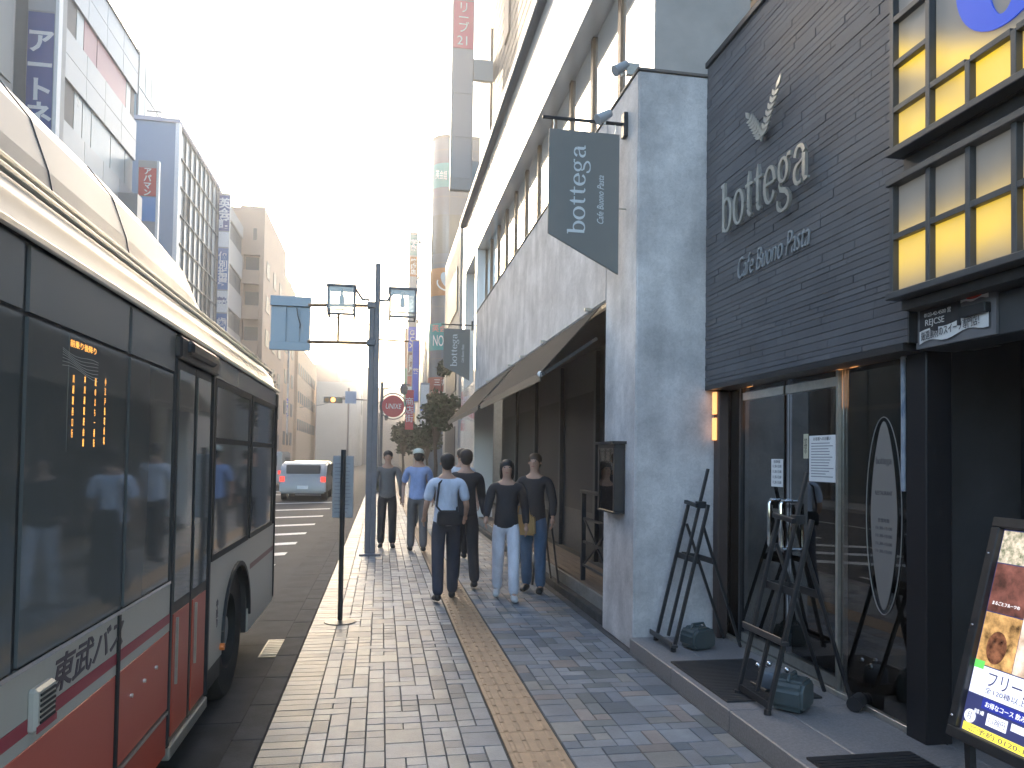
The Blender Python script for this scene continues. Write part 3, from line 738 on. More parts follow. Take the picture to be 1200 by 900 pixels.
def weight(x, y, rz, s, label):
    t = thing('base_weight', label, 'weight', (x,y,.12), 'plastic base weights behind the easels', rz)
    L, R, Hh = .13*s, .095*s, .185*s
    poly = [(-L+.03,0.004),(L-.03,0.004),(L,.03),(L,Hh-.045),(L-.045,Hh),(-L+.045,Hh),(-L,Hh-.045),(-L,.03)]
    o = MB().prism(poly, lambda a, b, c: (a, c, b), -R, R); M = Matrix.Translation((x,y,.12)) @ Matrix.Rotation(rz, 4, 'Z')
    o.v = [tuple(M @ Vector(p)) for p in o.v]; o.build('tank', M_tank, t, bevel=.022, seg=3, smooth=True)
    c = MB().lathe([(.028,0),(.03,.012),(.022,.02)], (0,0,Hh-.004), 14); c.v = [tuple(M @ Vector(p)) for p in c.v]; c.build('cap', M_tank, t)
    hb = MB().tube([(-.08*s,0,Hh-.01),(-.06*s,0,Hh+.022),(.06*s,0,Hh+.022),(.08*s,0,Hh-.01)], .01, 8); hb.v = [tuple(M @ Vector(p)) for p in hb.v]; hb.build('handle', M_tank, t)
weight(2.50, 5.56, .3, .92, 'grey plastic water weight behind the easel by the stucco wall')
weight(2.47, 4.14, .75, 1.0, 'large grey plastic water weight lying behind the easel by the doors')
q = thing('stacked_weight', 'small pale topped grey weight with chrome caps next to the large water weight', 'weight', (2.55,4.48,.12))
MB().lathe([(.06,0),(.075,.02),(.075,.11),(.06,.13)], (2.52,4.48,.12), 20).build('body', mat('pale_grey_plastic', (.16,.19,.22), .35), q, smooth=True)
for a, b in ((2.47,4.55),(2.60,4.42),(2.56,4.57)): MB().ball((a,b,.265), .019).build('chrome_knob', M_chrome, q, smooth=True)
MB().box(2.44,2.64,4.40,4.60,.121,.15).build('base', M_black, q, bevel=.004)
# rear frame feet rolls
q = MB(); q.tube([(2.80,4.02,.165),(2.90,4.10,.165)], .045, 12); tag(q.build('rubber_wheel', M_black, None, smooth=True), 'black rubber roller lying by the rear leg of the near easel', 'roller')
mt = MB().box(2.12, 2.76, 4.28, 5.18, .1205, .132)
for i in range(28): mt.box(2.13, 2.75, 4.30+i*.031, 4.318+i*.031, .132, .135)
tag(mt.build('door_mat', mat('mat_rubber', (.028,.028,.03), .8, bump=.4, bscale=220), None), 'dark ribbed door mat on the step before the glass doors', 'mat')
mt = MB().box(2.12, 2.7, 2.7, 3.42, .1205, .132)
for i in range(22): mt.box(2.13, 2.69, 2.715+i*.031, 2.733+i*.031, .132, .135)
tag(mt.build('door_mat', M_black, None), 'dark mat at the bottom right beneath the lit menu board', 'mat')

# ------------------------------------------------------------------ lit menu board (leans back, faces the street)
sg = thing('lit_menu_board', 'black framed lit menu board with food photos leaning on its stand', 'menu board', (2.6,2.6,.12))
bx0, bz0, bx1, bz1 = 2.47, .42, 2.72, 1.37
uv = Vector((bx1-bx0, 0, bz1-bz0)); HL = uv.length; uv.normalize(); rv = Vector((0,-1,0)); nv = rv.cross(uv)
W_ = .62; O = Vector((bx0, 2.90, bz0))
def P3(a, b, c=0): return tuple(O + rv*a + uv*b + nv*c)
def slab(mb, a0, a1, b0, b1, c0, c1): 
    k = len(mb.v)
    for c in (c0, c1):
        for a, b in ((a0,b0),(a1,b0),(a1,b1),(a0,b1)): mb.v.append(P3(a,b,c))
    for q_ in ((0,3,2,1),(4,5,6,7),(0,1,5,4),(1,2,6,5),(2,3,7,6),(3,0,4,7)): mb.f.append(tuple(k+i for i in q_)); mb.c.append(None)
    return mb
q = MB(); fw = .045
slab(q,0,W_,0,fw,-.04,.012); slab(q,0,W_,HL-fw,HL,-.04,.012); slab(q,0,fw,fw,HL-fw,-.04,.012); slab(q,W_-fw,W_,fw,HL-fw,-.04,.012); slab(q,fw,W_-fw,fw,HL-fw,-.04,-.02)
q.build('frame', M_black, sg, bevel=.004)
for b in (.09,.5,.83):
    q = MB(); c = Vector(P3(.02,b*HL,.013)); q.ball(c, .006); q.build('screw', M_chrome, sg)
def lit(name, c, e=.7, c2=None, sc_=30): 
    m = mat(name, c, .3, var=.5 if c2 else .02, scale=sc_, col2=c2)
    b = m.node_tree.nodes['Principled BSDF']; b.inputs['Emission Strength'].default_value = e
    cr = [x for x in m.node_tree.nodes if x.type == 'VALTORGB']
    if cr: m.node_tree.links.new(cr[0].outputs[0], b.inputs['Emission Color'])
    else: b.inputs['Emission Color'].default_value = (*c, 1)
    return m
EM = .25
def cell(a0, a1, b0, b1, m, nm='picture', lvl=0): 
    q = slab(MB(), a0, a1, b0*HL, b1*HL, -.018+lvl*.002, -.016+lvl*.002); return q.build(nm, m, sg)
cell(.045,.575,.045,.95, lit('sheet_navy', (.03,.035,.10), EM), 'backlit_sheet')
cell(.05,.20,.80,.945, lit('salad_photo', (.10,.16,.06), EM, (.75,.6,.45), 45), 'food_photo', 1)
cell(.20,.57,.80,.945, lit('pale_title', (.75,.78,.85), EM), 'title_panel', 1)
cell(.05,.57,.58,.795, lit('table_photo', (.02,.015,.012), EM, (.22,.08,.06), 16), 'food_photo', 1)
cell(.05,.235,.345,.575, lit('drink_photo', (.10,.05,.02), EM, (.75,.42,.15), 18), 'food_photo', 1)
cell(.24,.57,.345,.70, lit('dessert_photo', (.55,.30,.16), EM, (.9,.75,.6), 12), 'food_photo', 1.5)
cell(.05,.57,.215,.34, lit('white_band', (.72,.74,.85), EM), 'text_panel', 1)
cell(.05,.10,.325,.36, lit('green_tag', (.12,.5,.10), EM), 'green_tag', 2)
cell(.13,.57,.165,.21, lit('blue_strip', (.02,.03,.22), EM), 'blue_strip', 1.5)
cell(.17,.27,.105,.155, lit('price_box', (.8,.8,.85), EM), 'price_box', 2)
cell(.29,.57,.125,.155, lit('price_box', (.8,.8,.85), EM), 'price_box', 2)
cell(.06,.57,.05,.085, lit('yellow_strip', (.85,.68,.08), EM), 'yellow_strip', 2)
M_lw = lit('white_letter', (.85,.85,.85), EM); M_ln = lit('navy_letter', (.03,.03,.12), .1)
def TX(s, a, b, size, m, fit=None, lvl=3.4, v=False): text(s, size, m, sg, P3(a, b*HL, -.018+lvl*.002), (tuple(rv), tuple(uv)), ext=.0004, fit=fit, vertical=v)
TX('フリー飲み放題', .34, .295, .075, M_ln, .42, 2.4)
TX('全120種以上 90分 1,500円', .34, .245, .028, M_ln, .42, 2.4)
TX('お得なコース 飲み放題付 3,000円より', .35, .187, .026, M_lw, .40, 3)
TX('1,188円', .22, .13, .032, M_ln, .08, 3)
TX('ご予約 0120-12-1234', .30, .068, .026, M_ln, .42, 3)
TX('落ち着いた', .40, .905, .05, M_ln, .28, 2.4); TX('大人の空間', .40, .845, .05, M_ln, .28, 2.4)
TX('まるごとフルーツの', .14, .62, .018, M_lw, .14, 2.4)
TX('前菜 3種', .125, .145, .02, M_lw, .05, 2.4)
q = MB(); q.prism([( .085+.028*math.cos(t*PI/12), .115*HL+.028*math.sin(t*PI/12)) for t in range(24)], lambda a, b, c: P3(a, b, c), -.014, -.011); q.build('round_logo', M_lw, sg)
TX('月', .085, .117, .035, M_ln, .022, 4)
q = MB(); c0 = Vector(P3(.14,.43*HL,-.013))
q.prism([(.14+.05*math.cos(t*PI/12), .43*HL+.07*math.sin(t*PI/12)) for t in range(24)], lambda a, b, c: P3(a, b, c), -.0155, -.013); q.build('dark_ball', lit('cocoa', (.03,.01,.008), EM, (.25,.10,.05), 30), sg)
for (aa) in (.09, .53):
    MB().bar(P3(aa,.02,-.03), (2.50+.02,2.90-aa,.12), .03).build('front_leg', M_black, sg)
    MB().bar(P3(aa,HL*.75,-.04), (2.95,2.90-aa,.12), .025).build('rear_leg', M_black, sg)
MB().bar((2.6,2.85,.16),(2.6,2.34,.16),.03).build('stretcher', M_black, sg)

# ------------------------------------------------------------------ street lamp with lanterns and the back of a road sign
LY = 12.3; LX = -.15; ks = LY/11.8
def ZZ(z): return 1.6+(z-1.6)*ks
M_pole = mat('pole_paint', (.13,.13,.145), .5, var=.12, scale=8)
M_arm = mat('arm_paint', (.16,.09,.045), .5, var=.15, scale=8)
lp = thing('street_lamp', 'tall square street lamp post with two box lanterns and a road sign back', 'street lamp', (LX,LY,0))
q = MB().box(LX-.09, LX+.0, LY-.07, LY+.07, 0, ZZ(4.0)).box(LX-.001, LX+.085, LY-.085, LY+.085, 0, ZZ(4.63)); q.build('pole', M_pole, lp, bevel=.008)
MB().box(LX-.17, LX+.17, LY-.17, LY+.17, -.002, .03).build('base_plate', M_pole, lp, bevel=.005)
for s in (-1, 1):
    xa = LX+s*.08; xl = LX+s*.42; zt = ZZ(4.21)
    MB().tube([(xa,LY,ZZ(4.06)),(xa+s*.12,LY,ZZ(4.06)),(xl-s*.10,LY,zt+.02),(xl+s*.25,LY,zt+.02)], .022, 8).build('arm', M_pole, lp)
    cx = xl+s*.05 if s < 0 else xl+.06; h = .42*ks; w = .205
    cx = -.655*ks if s < 0 else .285*ks
    fr = MB()
    for a in (-w, w):
        for b in (-w, w): fr.bar((cx+a,LY+b,zt-h),(cx+a,LY+b,zt),.03)
    for zz in (zt-h, zt-h+.06):
        for a in (-w, w): fr.bar((cx+a,LY-w,zz),(cx+a,LY+w,zz),.02).bar((cx-w,LY+a,zz),(cx+w,LY+a,zz),.02)
    fr.box(cx-w-.03, cx+w+.03, LY-w-.03, LY+w+.03, zt, zt+.03)
    la = fr.build('lantern', M_pole, lp)
    for yy in (LY-w, LY+w): MB().box(cx-w+.012, cx+w-.012, yy-.001, yy+.001, zt-h+.07, zt-.01).build('lantern_glass', glass_pane('lantern_glass', (.93,.92,.88), 1, .02), la)
    MB().lathe([(.02,0),(.022,-.09),(.04,-.12),(.045,-.24),(.02,-.25)], (cx,LY,zt), 12).build('bulb', M_pole, la)
q = MB().tube([(LX-.08,LY,ZZ(3.97)),(-1.16*ks,LY,ZZ(3.93))], .028, 8); q.build('sign_arm', M_arm, lp)
q = MB().tube([(LX-.08,LY,ZZ(3.38)),(-1.16*ks,LY,ZZ(3.36))], .028, 8); q.build('sign_arm', M_arm, lp)
MB().tube([(-.70*ks,LY,ZZ(3.82)),(-.70*ks,LY,ZZ(3.37))], .02, 8).build('sign_stay', M_arm, lp)
MB().tube([(LX+.08,LY,ZZ(3.44)),(.40*ks,LY,ZZ(3.43))], .014, 8).build('banner_arm', M_arm, lp)
for zz in (3.97, 3.38): MB().box(LX-.12, LX+.02, LY-.10, LY+.10, ZZ(zz)-.05, ZZ(zz)+.05).build('clamp', M_pole, lp, bevel=.01)
cb = MB().tube([(-.28,LY,ZZ(3.93)),(-.30,LY,ZZ(3.75)),(-.24,LY,ZZ(3.66)),(-.17,LY,ZZ(3.64))], .008, 6); cb.build('cable', M_black, lp)
sx0, sx1 = -1.715*ks, -1.125*ks
M_sb = mat('sign_back', (.22,.26,.30), .45, metal=.5, var=.06, scale=4)
s = MB().box(sx0, sx1, LY+.03, LY+.045, ZZ(3.22), ZZ(4.05)); s = s.build('road_sign', M_sb, lp)
for a, b in ((3.90,4.055),(3.215,3.35)): MB().box(sx0-.01, sx1+.01, LY-.015, LY+.029, ZZ(a), ZZ(b)).build('sign_channel', M_sb, s, bevel=.006)
for xx in (-1.50*ks, -1.30*ks): MB().box(xx-.012, xx+.012, LY+.0, LY+.029, ZZ(3.351), ZZ(3.899)).build('sign_rib', M_sb, s)
MB().tube([(-1.33*ks,LY-.005,ZZ(3.88)),(-1.31*ks,LY-.01,ZZ(3.75)),(-1.27*ks,LY-.005,ZZ(3.62)),(-1.28*ks,LY,ZZ(3.56))], .008, 6).build('cable', M_black, s)

# ------------------------------------------------------------------ bus stop post at the kerb
bs = thing('bus_stop_sign', 'thin dark bus stop post with a narrow pale timetable at the kerb', 'bus stop', (-.36,7.35,0))
MB().tube([(-.36,7.35,.0),(-.36,7.35,1.66)], .024, 12).build('post', M_dkmetal, bs)
MB().lathe([(.15,0),(.15,.008),(.05,.02)], (-.36,7.35,.001), 20).build('base', M_dkmetal, bs)
MB().box(-.46,-.26,7.375,7.39,1.0,1.6).build('timetable', mat('timetable_grey', (.36,.37,.39), .5, var=.1, scale=12), bs, bevel=.006)
q = MB()
for i in range(14): q.box(-.44,-.28-random.uniform(0,.04),7.372,7.3748,1.05+i*.036,1.059+i*.036)
q.build('timetable_lines', mat('grey_ink', (.25,.25,.27), .7), bs)

# ------------------------------------------------------------------ the bus
BX = -1.0; BW = 2.42; BR = 7.42; BF = -3.0
bus = thing('city_bus', 'cream and red city bus with long dark windows parked at the kerb on the left', 'bus', (BX-BW/2,2.2,-.124))
M_cream = mat('bus_cream', (.40,.38,.34), .3, spec=.6)
M_red = mat('bus_red', (.46,.075,.045), .3, spec=.6)
M_crim = mat('bus_crimson', (.30,.02,.04), .3)
M_roof = mat('bus_roof_silver', (.17,.17,.155), .34, metal=0, spec=.35, var=.10, scale=.8)
M_roofw = mat('bus_roof_white', (.30,.30,.295), .4, var=.04, scale=1)
M_rub = mat('rubber_seal', (.015,.015,.016), .5)
M_bglass = mat('bus_tinted_glass', (.11,.118,.12), .05, spec=.8)
M_bglass3 = mat('bus_rear_glass', (.07,.075,.078), .05, spec=1.0)
M_bglass2 = mat('bus_grey_glass', (.15,.155,.155), .25, spec=.6)
xs = lambda x: BX-(x)          # x measured inward from the kerb side
sec = [(0,.14),(0,2.20),(.02,2.235),(.035,2.25),(.06,2.33),(.14,2.43),(.28,2.51),(.5,2.57),(1.21,2.62),(1.92,2.57),(2.14,2.51),(2.28,2.43),(2.36,2.33),(2.385,2.25),(2.42,2.2),(2.42,.14)]
ya, yb = 5.12, 6.04     # rear wheel arch
def bodysec(y0, y1, zb):
    s_ = [(a, max(b, zb)) for a, b in sec]; return MB().prism(s_, lambda a, b, t: (BX-.012-a*(BW-.024)/BW, t, b), y0, y1)
q = bodysec(BF, ya, .16); q2 = bodysec(ya+.0005, yb, .80); q3 = bodysec(yb+.0005, BR-.02, .22)
for o_ in (q2, q3):
    k = len(q.v); q.v += o_.v; q.f += [tuple(i+k for i in f_) for f_ in o_.f]; q.c += o_.c
q.build('body', M_dkmetal, bus)
rs = [(.0,2.215),(.035,2.255),(.06,2.335),(.14,2.435),(.28,2.515),(.5,2.575),(1.21,2.625),(1.92,2.575),(2.14,2.515),(2.28,2.435),(2.36,2.335),(2.385,2.255),(2.42,2.215)]
q = MB(); q.prism(rs, lambda a, b, t: (BX+.006-a*(BW+.012)/BW, t, b), BF, BR+.01); q.build('roof', M_roof, bus, smooth=True)
# rain gutter and mouldings along the edge
MB().box(BX+.006, BX+.022, BF, BR, 2.195, 2.222).build('rain_gutter', M_silver, bus, bevel=.005)
MB().bar((BX-.045,BF,2.385),(BX-.045,BR-.1,2.385),.022,.02).build('roof_moulding', M_silver, bus, bevel=.004)
MB().bar((BX-.13,BF,2.475),(BX-.13,BR-.2,2.475),.03,.02).build('roof_moulding', M_silver, bus, bevel=.004)
# roof cover (air conditioning fairing)
cov = MB(); prof = [(.27,2.50),(.31,2.70),(.38,2.90),(.50,3.05),(.70,3.13),(1.21,3.17),(1.72,3.13),(1.92,3.05),(2.04,2.90),(2.11,2.70),(2.15,2.50)]
def covsec(y, k): return [(BX-(1.21+(a-1.21)*(.75+.25*k)), y, 2.53+(b-2.53)*k) for a, b in prof]
ys_ = [(BF,1)]+[(BF+.75+i*1.5,1) for i in range(4)]+[(4.2,1),(5.0,.98),(5.5,.93),(5.85,.78),(6.1,.45),(6.2,.05)]
for i in range(len(ys_)-1):
    a, b = covsec(*ys_[i]), covsec(*ys_[i+1])
    for j in range(len(prof)-1): cov.face([a[j],a[j+1],b[j+1],b[j]])
bm = cov; bm.build('roof_cover', M_roofw, bus, smooth='all')
for yy in (2.0, 3.15, 4.05):
    a = covsec(yy, 1.004); MB().tube(a, .003, 6).build('cover_seam', M_rub, bus)
# side glass panes (dark)
divs = [-3.0,-1.9,-.3,.9,2.30,3.18,3.86]
for a, b in zip(divs[:-1], divs[1:]):
    MB().box(BX-.014, BX-.002, a+.02, b-.02, .985, 1.985).build('side_window', M_bglass, bus)
    MB().box(BX-.012, BX-.001, a+.02, b-.02, 2.0, 2.19).build('upper_panel', M_bglass2, bus)
# centre door: two folding leaves
for a, b in ((3.90,4.26),(4.28,4.64)):
    dd = MB().box(BX-.02, BX-.004, a, b, .17, 2.06).build('door', M_black, bus)
    MB().box(BX-.0038, BX+.001, a+.03, b-.03, .86, 2.02).build('door_glass', M_bglass, dd)
    MB().box(BX-.0038, BX+.0015, a+.03, b-.03, .20, .80).build('door_panel', M_red, dd)
    MB().bar((BX+.012,a+.06,.45),(BX+.012,a+.06,.78),.012).build('door_strip', M_silver, dd)
MB().box(BX-.03, BX+.012, 3.88, 4.67, .10, .165).build('door_step', M_silver, bus, bevel=.006)
MB().box(BX-.01, BX+.03, 3.84, 4.70, 2.07, 2.18).build('door_header', M_dkmetal, bus, bevel=.01)
for yy, nm in ((3.87,'door_post'),(4.68,'door_post')): MB().box(BX-.02, BX+.008, yy-.018, yy+.018, .17, 2.07).build(nm, M_dkmetal, bus, bevel=.004)
MB().box(BX+.0, BX+.06, 3.95, 4.5, 2.10, 2.17).build('door_lamp', M_dkmetal, bus, bevel=.015)
# rear saloon windows
for a, b in ((4.74,5.98),(6.06,7.24)):
    wf = MB().box(BX-.008, BX+.004, a, b, .945, .985).box(BX-.008, BX+.004, a, b, 2.02, 2.06).box(BX-.008, BX+.004, a, a+.035, .985, 2.02).box(BX-.008, BX+.004, b-.035, b, .985, 2.02).box(BX-.006,BX+.003,a+.035,b-.035,1.665,1.70).build('window_frame', M_rub, bus)
    MB().box(BX-.012, BX-.003, a+.035, b-.035, .985, 1.664).build('pane', M_bglass3, wf)
    MB().box(BX-.012, BX-.003, a+.035, b-.035, 1.701, 2.02).build('pane', M_bglass3, wf)
MB().box(BX-.01, BX+.002, 4.70, BR-.03, 2.065, 2.19).build('upper_panel', M_bglass2, bus)
# waist, stripes, lower panels
MB().box(BX-.004, BX+.006, BF, 3.85, .968, .982).build('sill_moulding', M_chrome, bus)
MB().box(BX-.010, BX+.002, BF, 3.85, .822, .967).box(BX-.010, BX+.002, 4.70, ya-.02, .30, .944).box(BX-.010,BX+.002,ya-.0195,yb+.02,.80,.944).box(BX-.010,BX+.002,yb+.0205,BR-.02,.22,.944).build('cream_panel', M_cream, bus)
for a, b in ((BF,.5),(.515,2.0),(2.015,3.115),(3.145,3.85)):
    MB().box(BX-.009, BX+.0035, a, b, .778, .821).build('crimson_stripe', M_crim, bus)
    MB().box(BX-.009, BX+.003, a, b, .738, .7775).build('cream_stripe', M_cream, bus)
    MB().box(BX-.009, BX+.003, a, b, .36, .7375).build('red_panel', M_red, bus, bevel=.004)
MB().box(BX-.009, BX+.0035, 6.1, BR-.02, .70, .742).build('crimson_stripe', mat('faded_crimson',(.22,.10,.09),.4), bus)
MB().box(BX-.006, BX+.008, BF, 3.85, .338, .352).build('skirt_moulding', M_silver, bus)
MB().box(BX-.012, BX+.001, BF, 3.85, .14, .336).build('skirt', M_red, bus, bevel=.004)
MB().box(BX-.004, BX+.010, 3.118, 3.142, .345, .965).build('panel_joint', M_rub, bus)
for i in range(3): MB().tube([(BX,3.3+i*.17,.60+.01*i),(BX+.012,3.3+i*.17,.60+.01*i)], .009, 8).build('rivet', M_silver, bus)
# vent
v = MB().box(BX-.005, BX+.028, 2.38, 2.515, .775, .905).build('side_vent', M_cream, bus, bevel=.01)
for i in range(6): MB().box(BX+.028, BX+.032, 2.40, 2.50, .80+i*.016, .807+i*.016).build('slat', M_rub, v)
MB().box(BX+.0281, BX+.0305, 2.381, 2.514, .777, .797).build('stripe', M_crim, v)
text('東武バス', .12, mat('bus_letter', (.06,.045,.06), .4), bus, (BX+.0036, 2.86, .893), LW, ext=.0008, shear=.25, fit=.66, bold=.002)
text('中乗り', .06, mat('bus_letter', (.06,.045,.06), .4), bus, (BX+.0036, 4.93, .60), LW, ext=.0008, vertical=True, bold=.001)
MB().tube([(BX,5.05,.36),(BX+.03,5.05,.36)], .022, 10).build('marker_lamp', mat('amber', (.7,.2,.05), .3), bus)
# side destination display
M_led = mat('amber_led', (.9,.4,.08), .5, emit=(1,.42,.08), estr=.35)
dsp = MB().box(BX-.0019, BX-.0005, 2.60, 3.0, 1.60, 1.985).build('destination_display', M_bglass, bus)
text('前乗り後降り', .026, M_led, dsp, (BX-.0004, 2.72, 1.955), LW, ext=.0003, fit=.22)
for i, (s_, zz) in enumerate((('川越駅西口行',1.75),('本川越駅経由線',1.74),('蔵のまち一番街',1.74),('小江戸循環乗場',1.75))):
    text(s_, .030, M_led, dsp, (BX-.0004, 2.64+i*.095, zz), LW, ext=.0003, vertical=True, spacing=1.2, squash=.45)
q = MB()
for i in range(7): ribbon(q, [(x_*.05, math.sin(x_*.9+i*.5)*.008+i*.009-.006*x_*.5) for x_ in range(7)], .0022, 0, .0003)
Mx = frame(LW[0], LW[1], (BX-.0004, 2.55, 1.875)); q.v = [tuple(Mx @ Vector(p)) for p in q.v]; q.build('wave_graphic', mat('pale_line', (.35,.37,.37), .5), dsp)
# rear edge
q = MB().box(BX-.03, BX+.012, BR-.055, BR-.015, .25, 2.10); q.build('rear_corner_strip', M_rub, bus, bevel=.01)
MB().box(BX-2.3, BX-.05, BR-.019, BR+.02, .25, 2.3).build('rear_panel', M_cream, bus, bevel=.02)
MB().box(BX-2.1, BX-.2, BR+.021, BR+.03, 1.2, 2.1).build('rear_window', M_bglass, bus)
MB().box(BX-.2, BX+.01, BR-.10, BR+.05, 2.05, 2.2).build('rear_marker_housing', M_rub, bus, bevel=.02)
# wheels
def wheel(yc, xs_, nm='wheel', zc=.345, r=.47):
    t = MB(); prof_ = [(.26,-.12),(.43,-.13),(.465,-.09),(.47,0),(.465,.09),(.43,.13),(.26,.12)]
    n = 40
    k = len(t.v)
    for a, b in prof_:
        for j in range(n): th = 2*PI*j/n; t.v.append((xs_+b, yc+a*math.cos(th), zc+a*math.sin(th)))
    for i in range(len(prof_)):
        i2 = (i+1) % len(prof_)
        for j in range(n): t.f.append((k+i*n+j, k+i*n+(j+1)%n, k+i2*n+(j+1)%n, k+i2*n+j)); t.c.append(None)
    wo = bpy.data.objects.new(nm, None); COL.objects.link(wo); wo.parent = bus; wo.matrix_parent_inverse = inv(bus); wo.location = (xs_,yc,zc)
    t.build('tyre', mat('tyre', (.02,.02,.02), .7, bump=.3), wo, smooth=True)
    q = MB(); q.tube([(xs_-.05,yc,zc),(xs_+.03,yc,zc)], .262, 30); 
    q.tube([(xs_+.03,yc,zc),(xs_+.10,yc,zc)], .10, 16)
    for j in range(8): th = 2*PI*j/8; q.tube([(xs_+.03,yc+.18*math.cos(th),zc+.18*math.sin(th)),(xs_+.055,yc+.18*math.cos(th),zc+.18*math.sin(th))], .018, 6)
    q.build('rim', mat('rim_grey', (.25,.26,.27), .4, metal=.6, var=.2), wo)
for xw in (BX-.17, BX-BW+.17): wheel(5.58, xw); wheel(-.4, xw)
q = MB(); q.box(BX-.9, BX-.02, ya-.02, ya-.005, .2, .8); q.build('mud_flap', M_rub, bus)
ar = MB(); pts_ = [(5.58+.50*math.cos(t_), .36+.46*math.sin(t_)) for t_ in [PI*i/16 for i in range(17)]]
for i in range(16): 
    (a, b), (c, d_) = pts_[i], pts_[i+1]; ar.bar((BX+.004,a,b),(BX+.004,c,d_),.03,.03)
ar.build('arch_trim', M_rub, bus)
fl = MB()
for i in range(16):
    (a, b), (c, d_) = pts_[i], pts_[i+1]
    fl.prism([(a,b),(c,d_),(c,.82),(a,.82)], lambda u_, v_, x_: (x_, u_, v_), BX-.010, BX+.0015)
fl.build('arch_panel', M_cream, bus)

# ------------------------------------------------------------------ people
def skin_mesh(name, chains, material, parent, sub=2, M=None):
    """chains: list of (verts[(x,y,z)], edges, radii[(rx,ry) or r])"""
    V, Ed, R, roots = [], [], [], []
    for vs, es, rs in chains:
        k = len(V); V += vs; Ed += [(a+k, b+k) for a, b in es]; R += rs; roots.append(k)
    me = bpy.data.meshes.new(name); me.from_pydata(V, Ed, []); 
    o = bpy.data.objects.new(name, me); COL.objects.link(o)
    o.modifiers.new('skin', 'SKIN'); o.modifiers['skin'].use_smooth_shade = True
    ss = o.modifiers.new('sub', 'SUBSURF'); ss.levels = sub; ss.render_levels = sub
    if not me.skin_vertices: 
        bpy.context.view_layer.objects.active = o; bm = bmesh.new(); bm.from_mesh(me); bm.verts.layers.skin.verify(); bm.to_mesh(me); bm.free()
    lay = me.skin_vertices[0].data
    for i, r in enumerate(R): lay[i].radius = r if isinstance(r, tuple) else (r, r); lay[i].use_root = i in roots
    dg = bpy.context.evaluated_depsgraph_get(); m2 = bpy.data.meshes.new_from_object(o.evaluated_get(dg))
    bpy.data.objects.remove(o)
    if M:
        for v in m2.vertices: v.co = M @ v.co
    for p in m2.polygons: p.use_smooth = True
    m2.materials.clear(); m2.materials.append(material)
    o = bpy.data.objects.new(name, m2); COL.objects.link(o); o.parent = parent; o.matrix_parent_inverse = inv(parent)
    return o
M_skin = mat('skin', (.42,.25,.18), .55, var=.05, scale=10)
M_hair = mat('hair_black', (.012,.010,.010), .45, bump=.5, bscale=120, stretch=(1,1,.2))
M_hair.node_tree.nodes['Principled BSDF'].inputs['Roughness'].default_value = .6
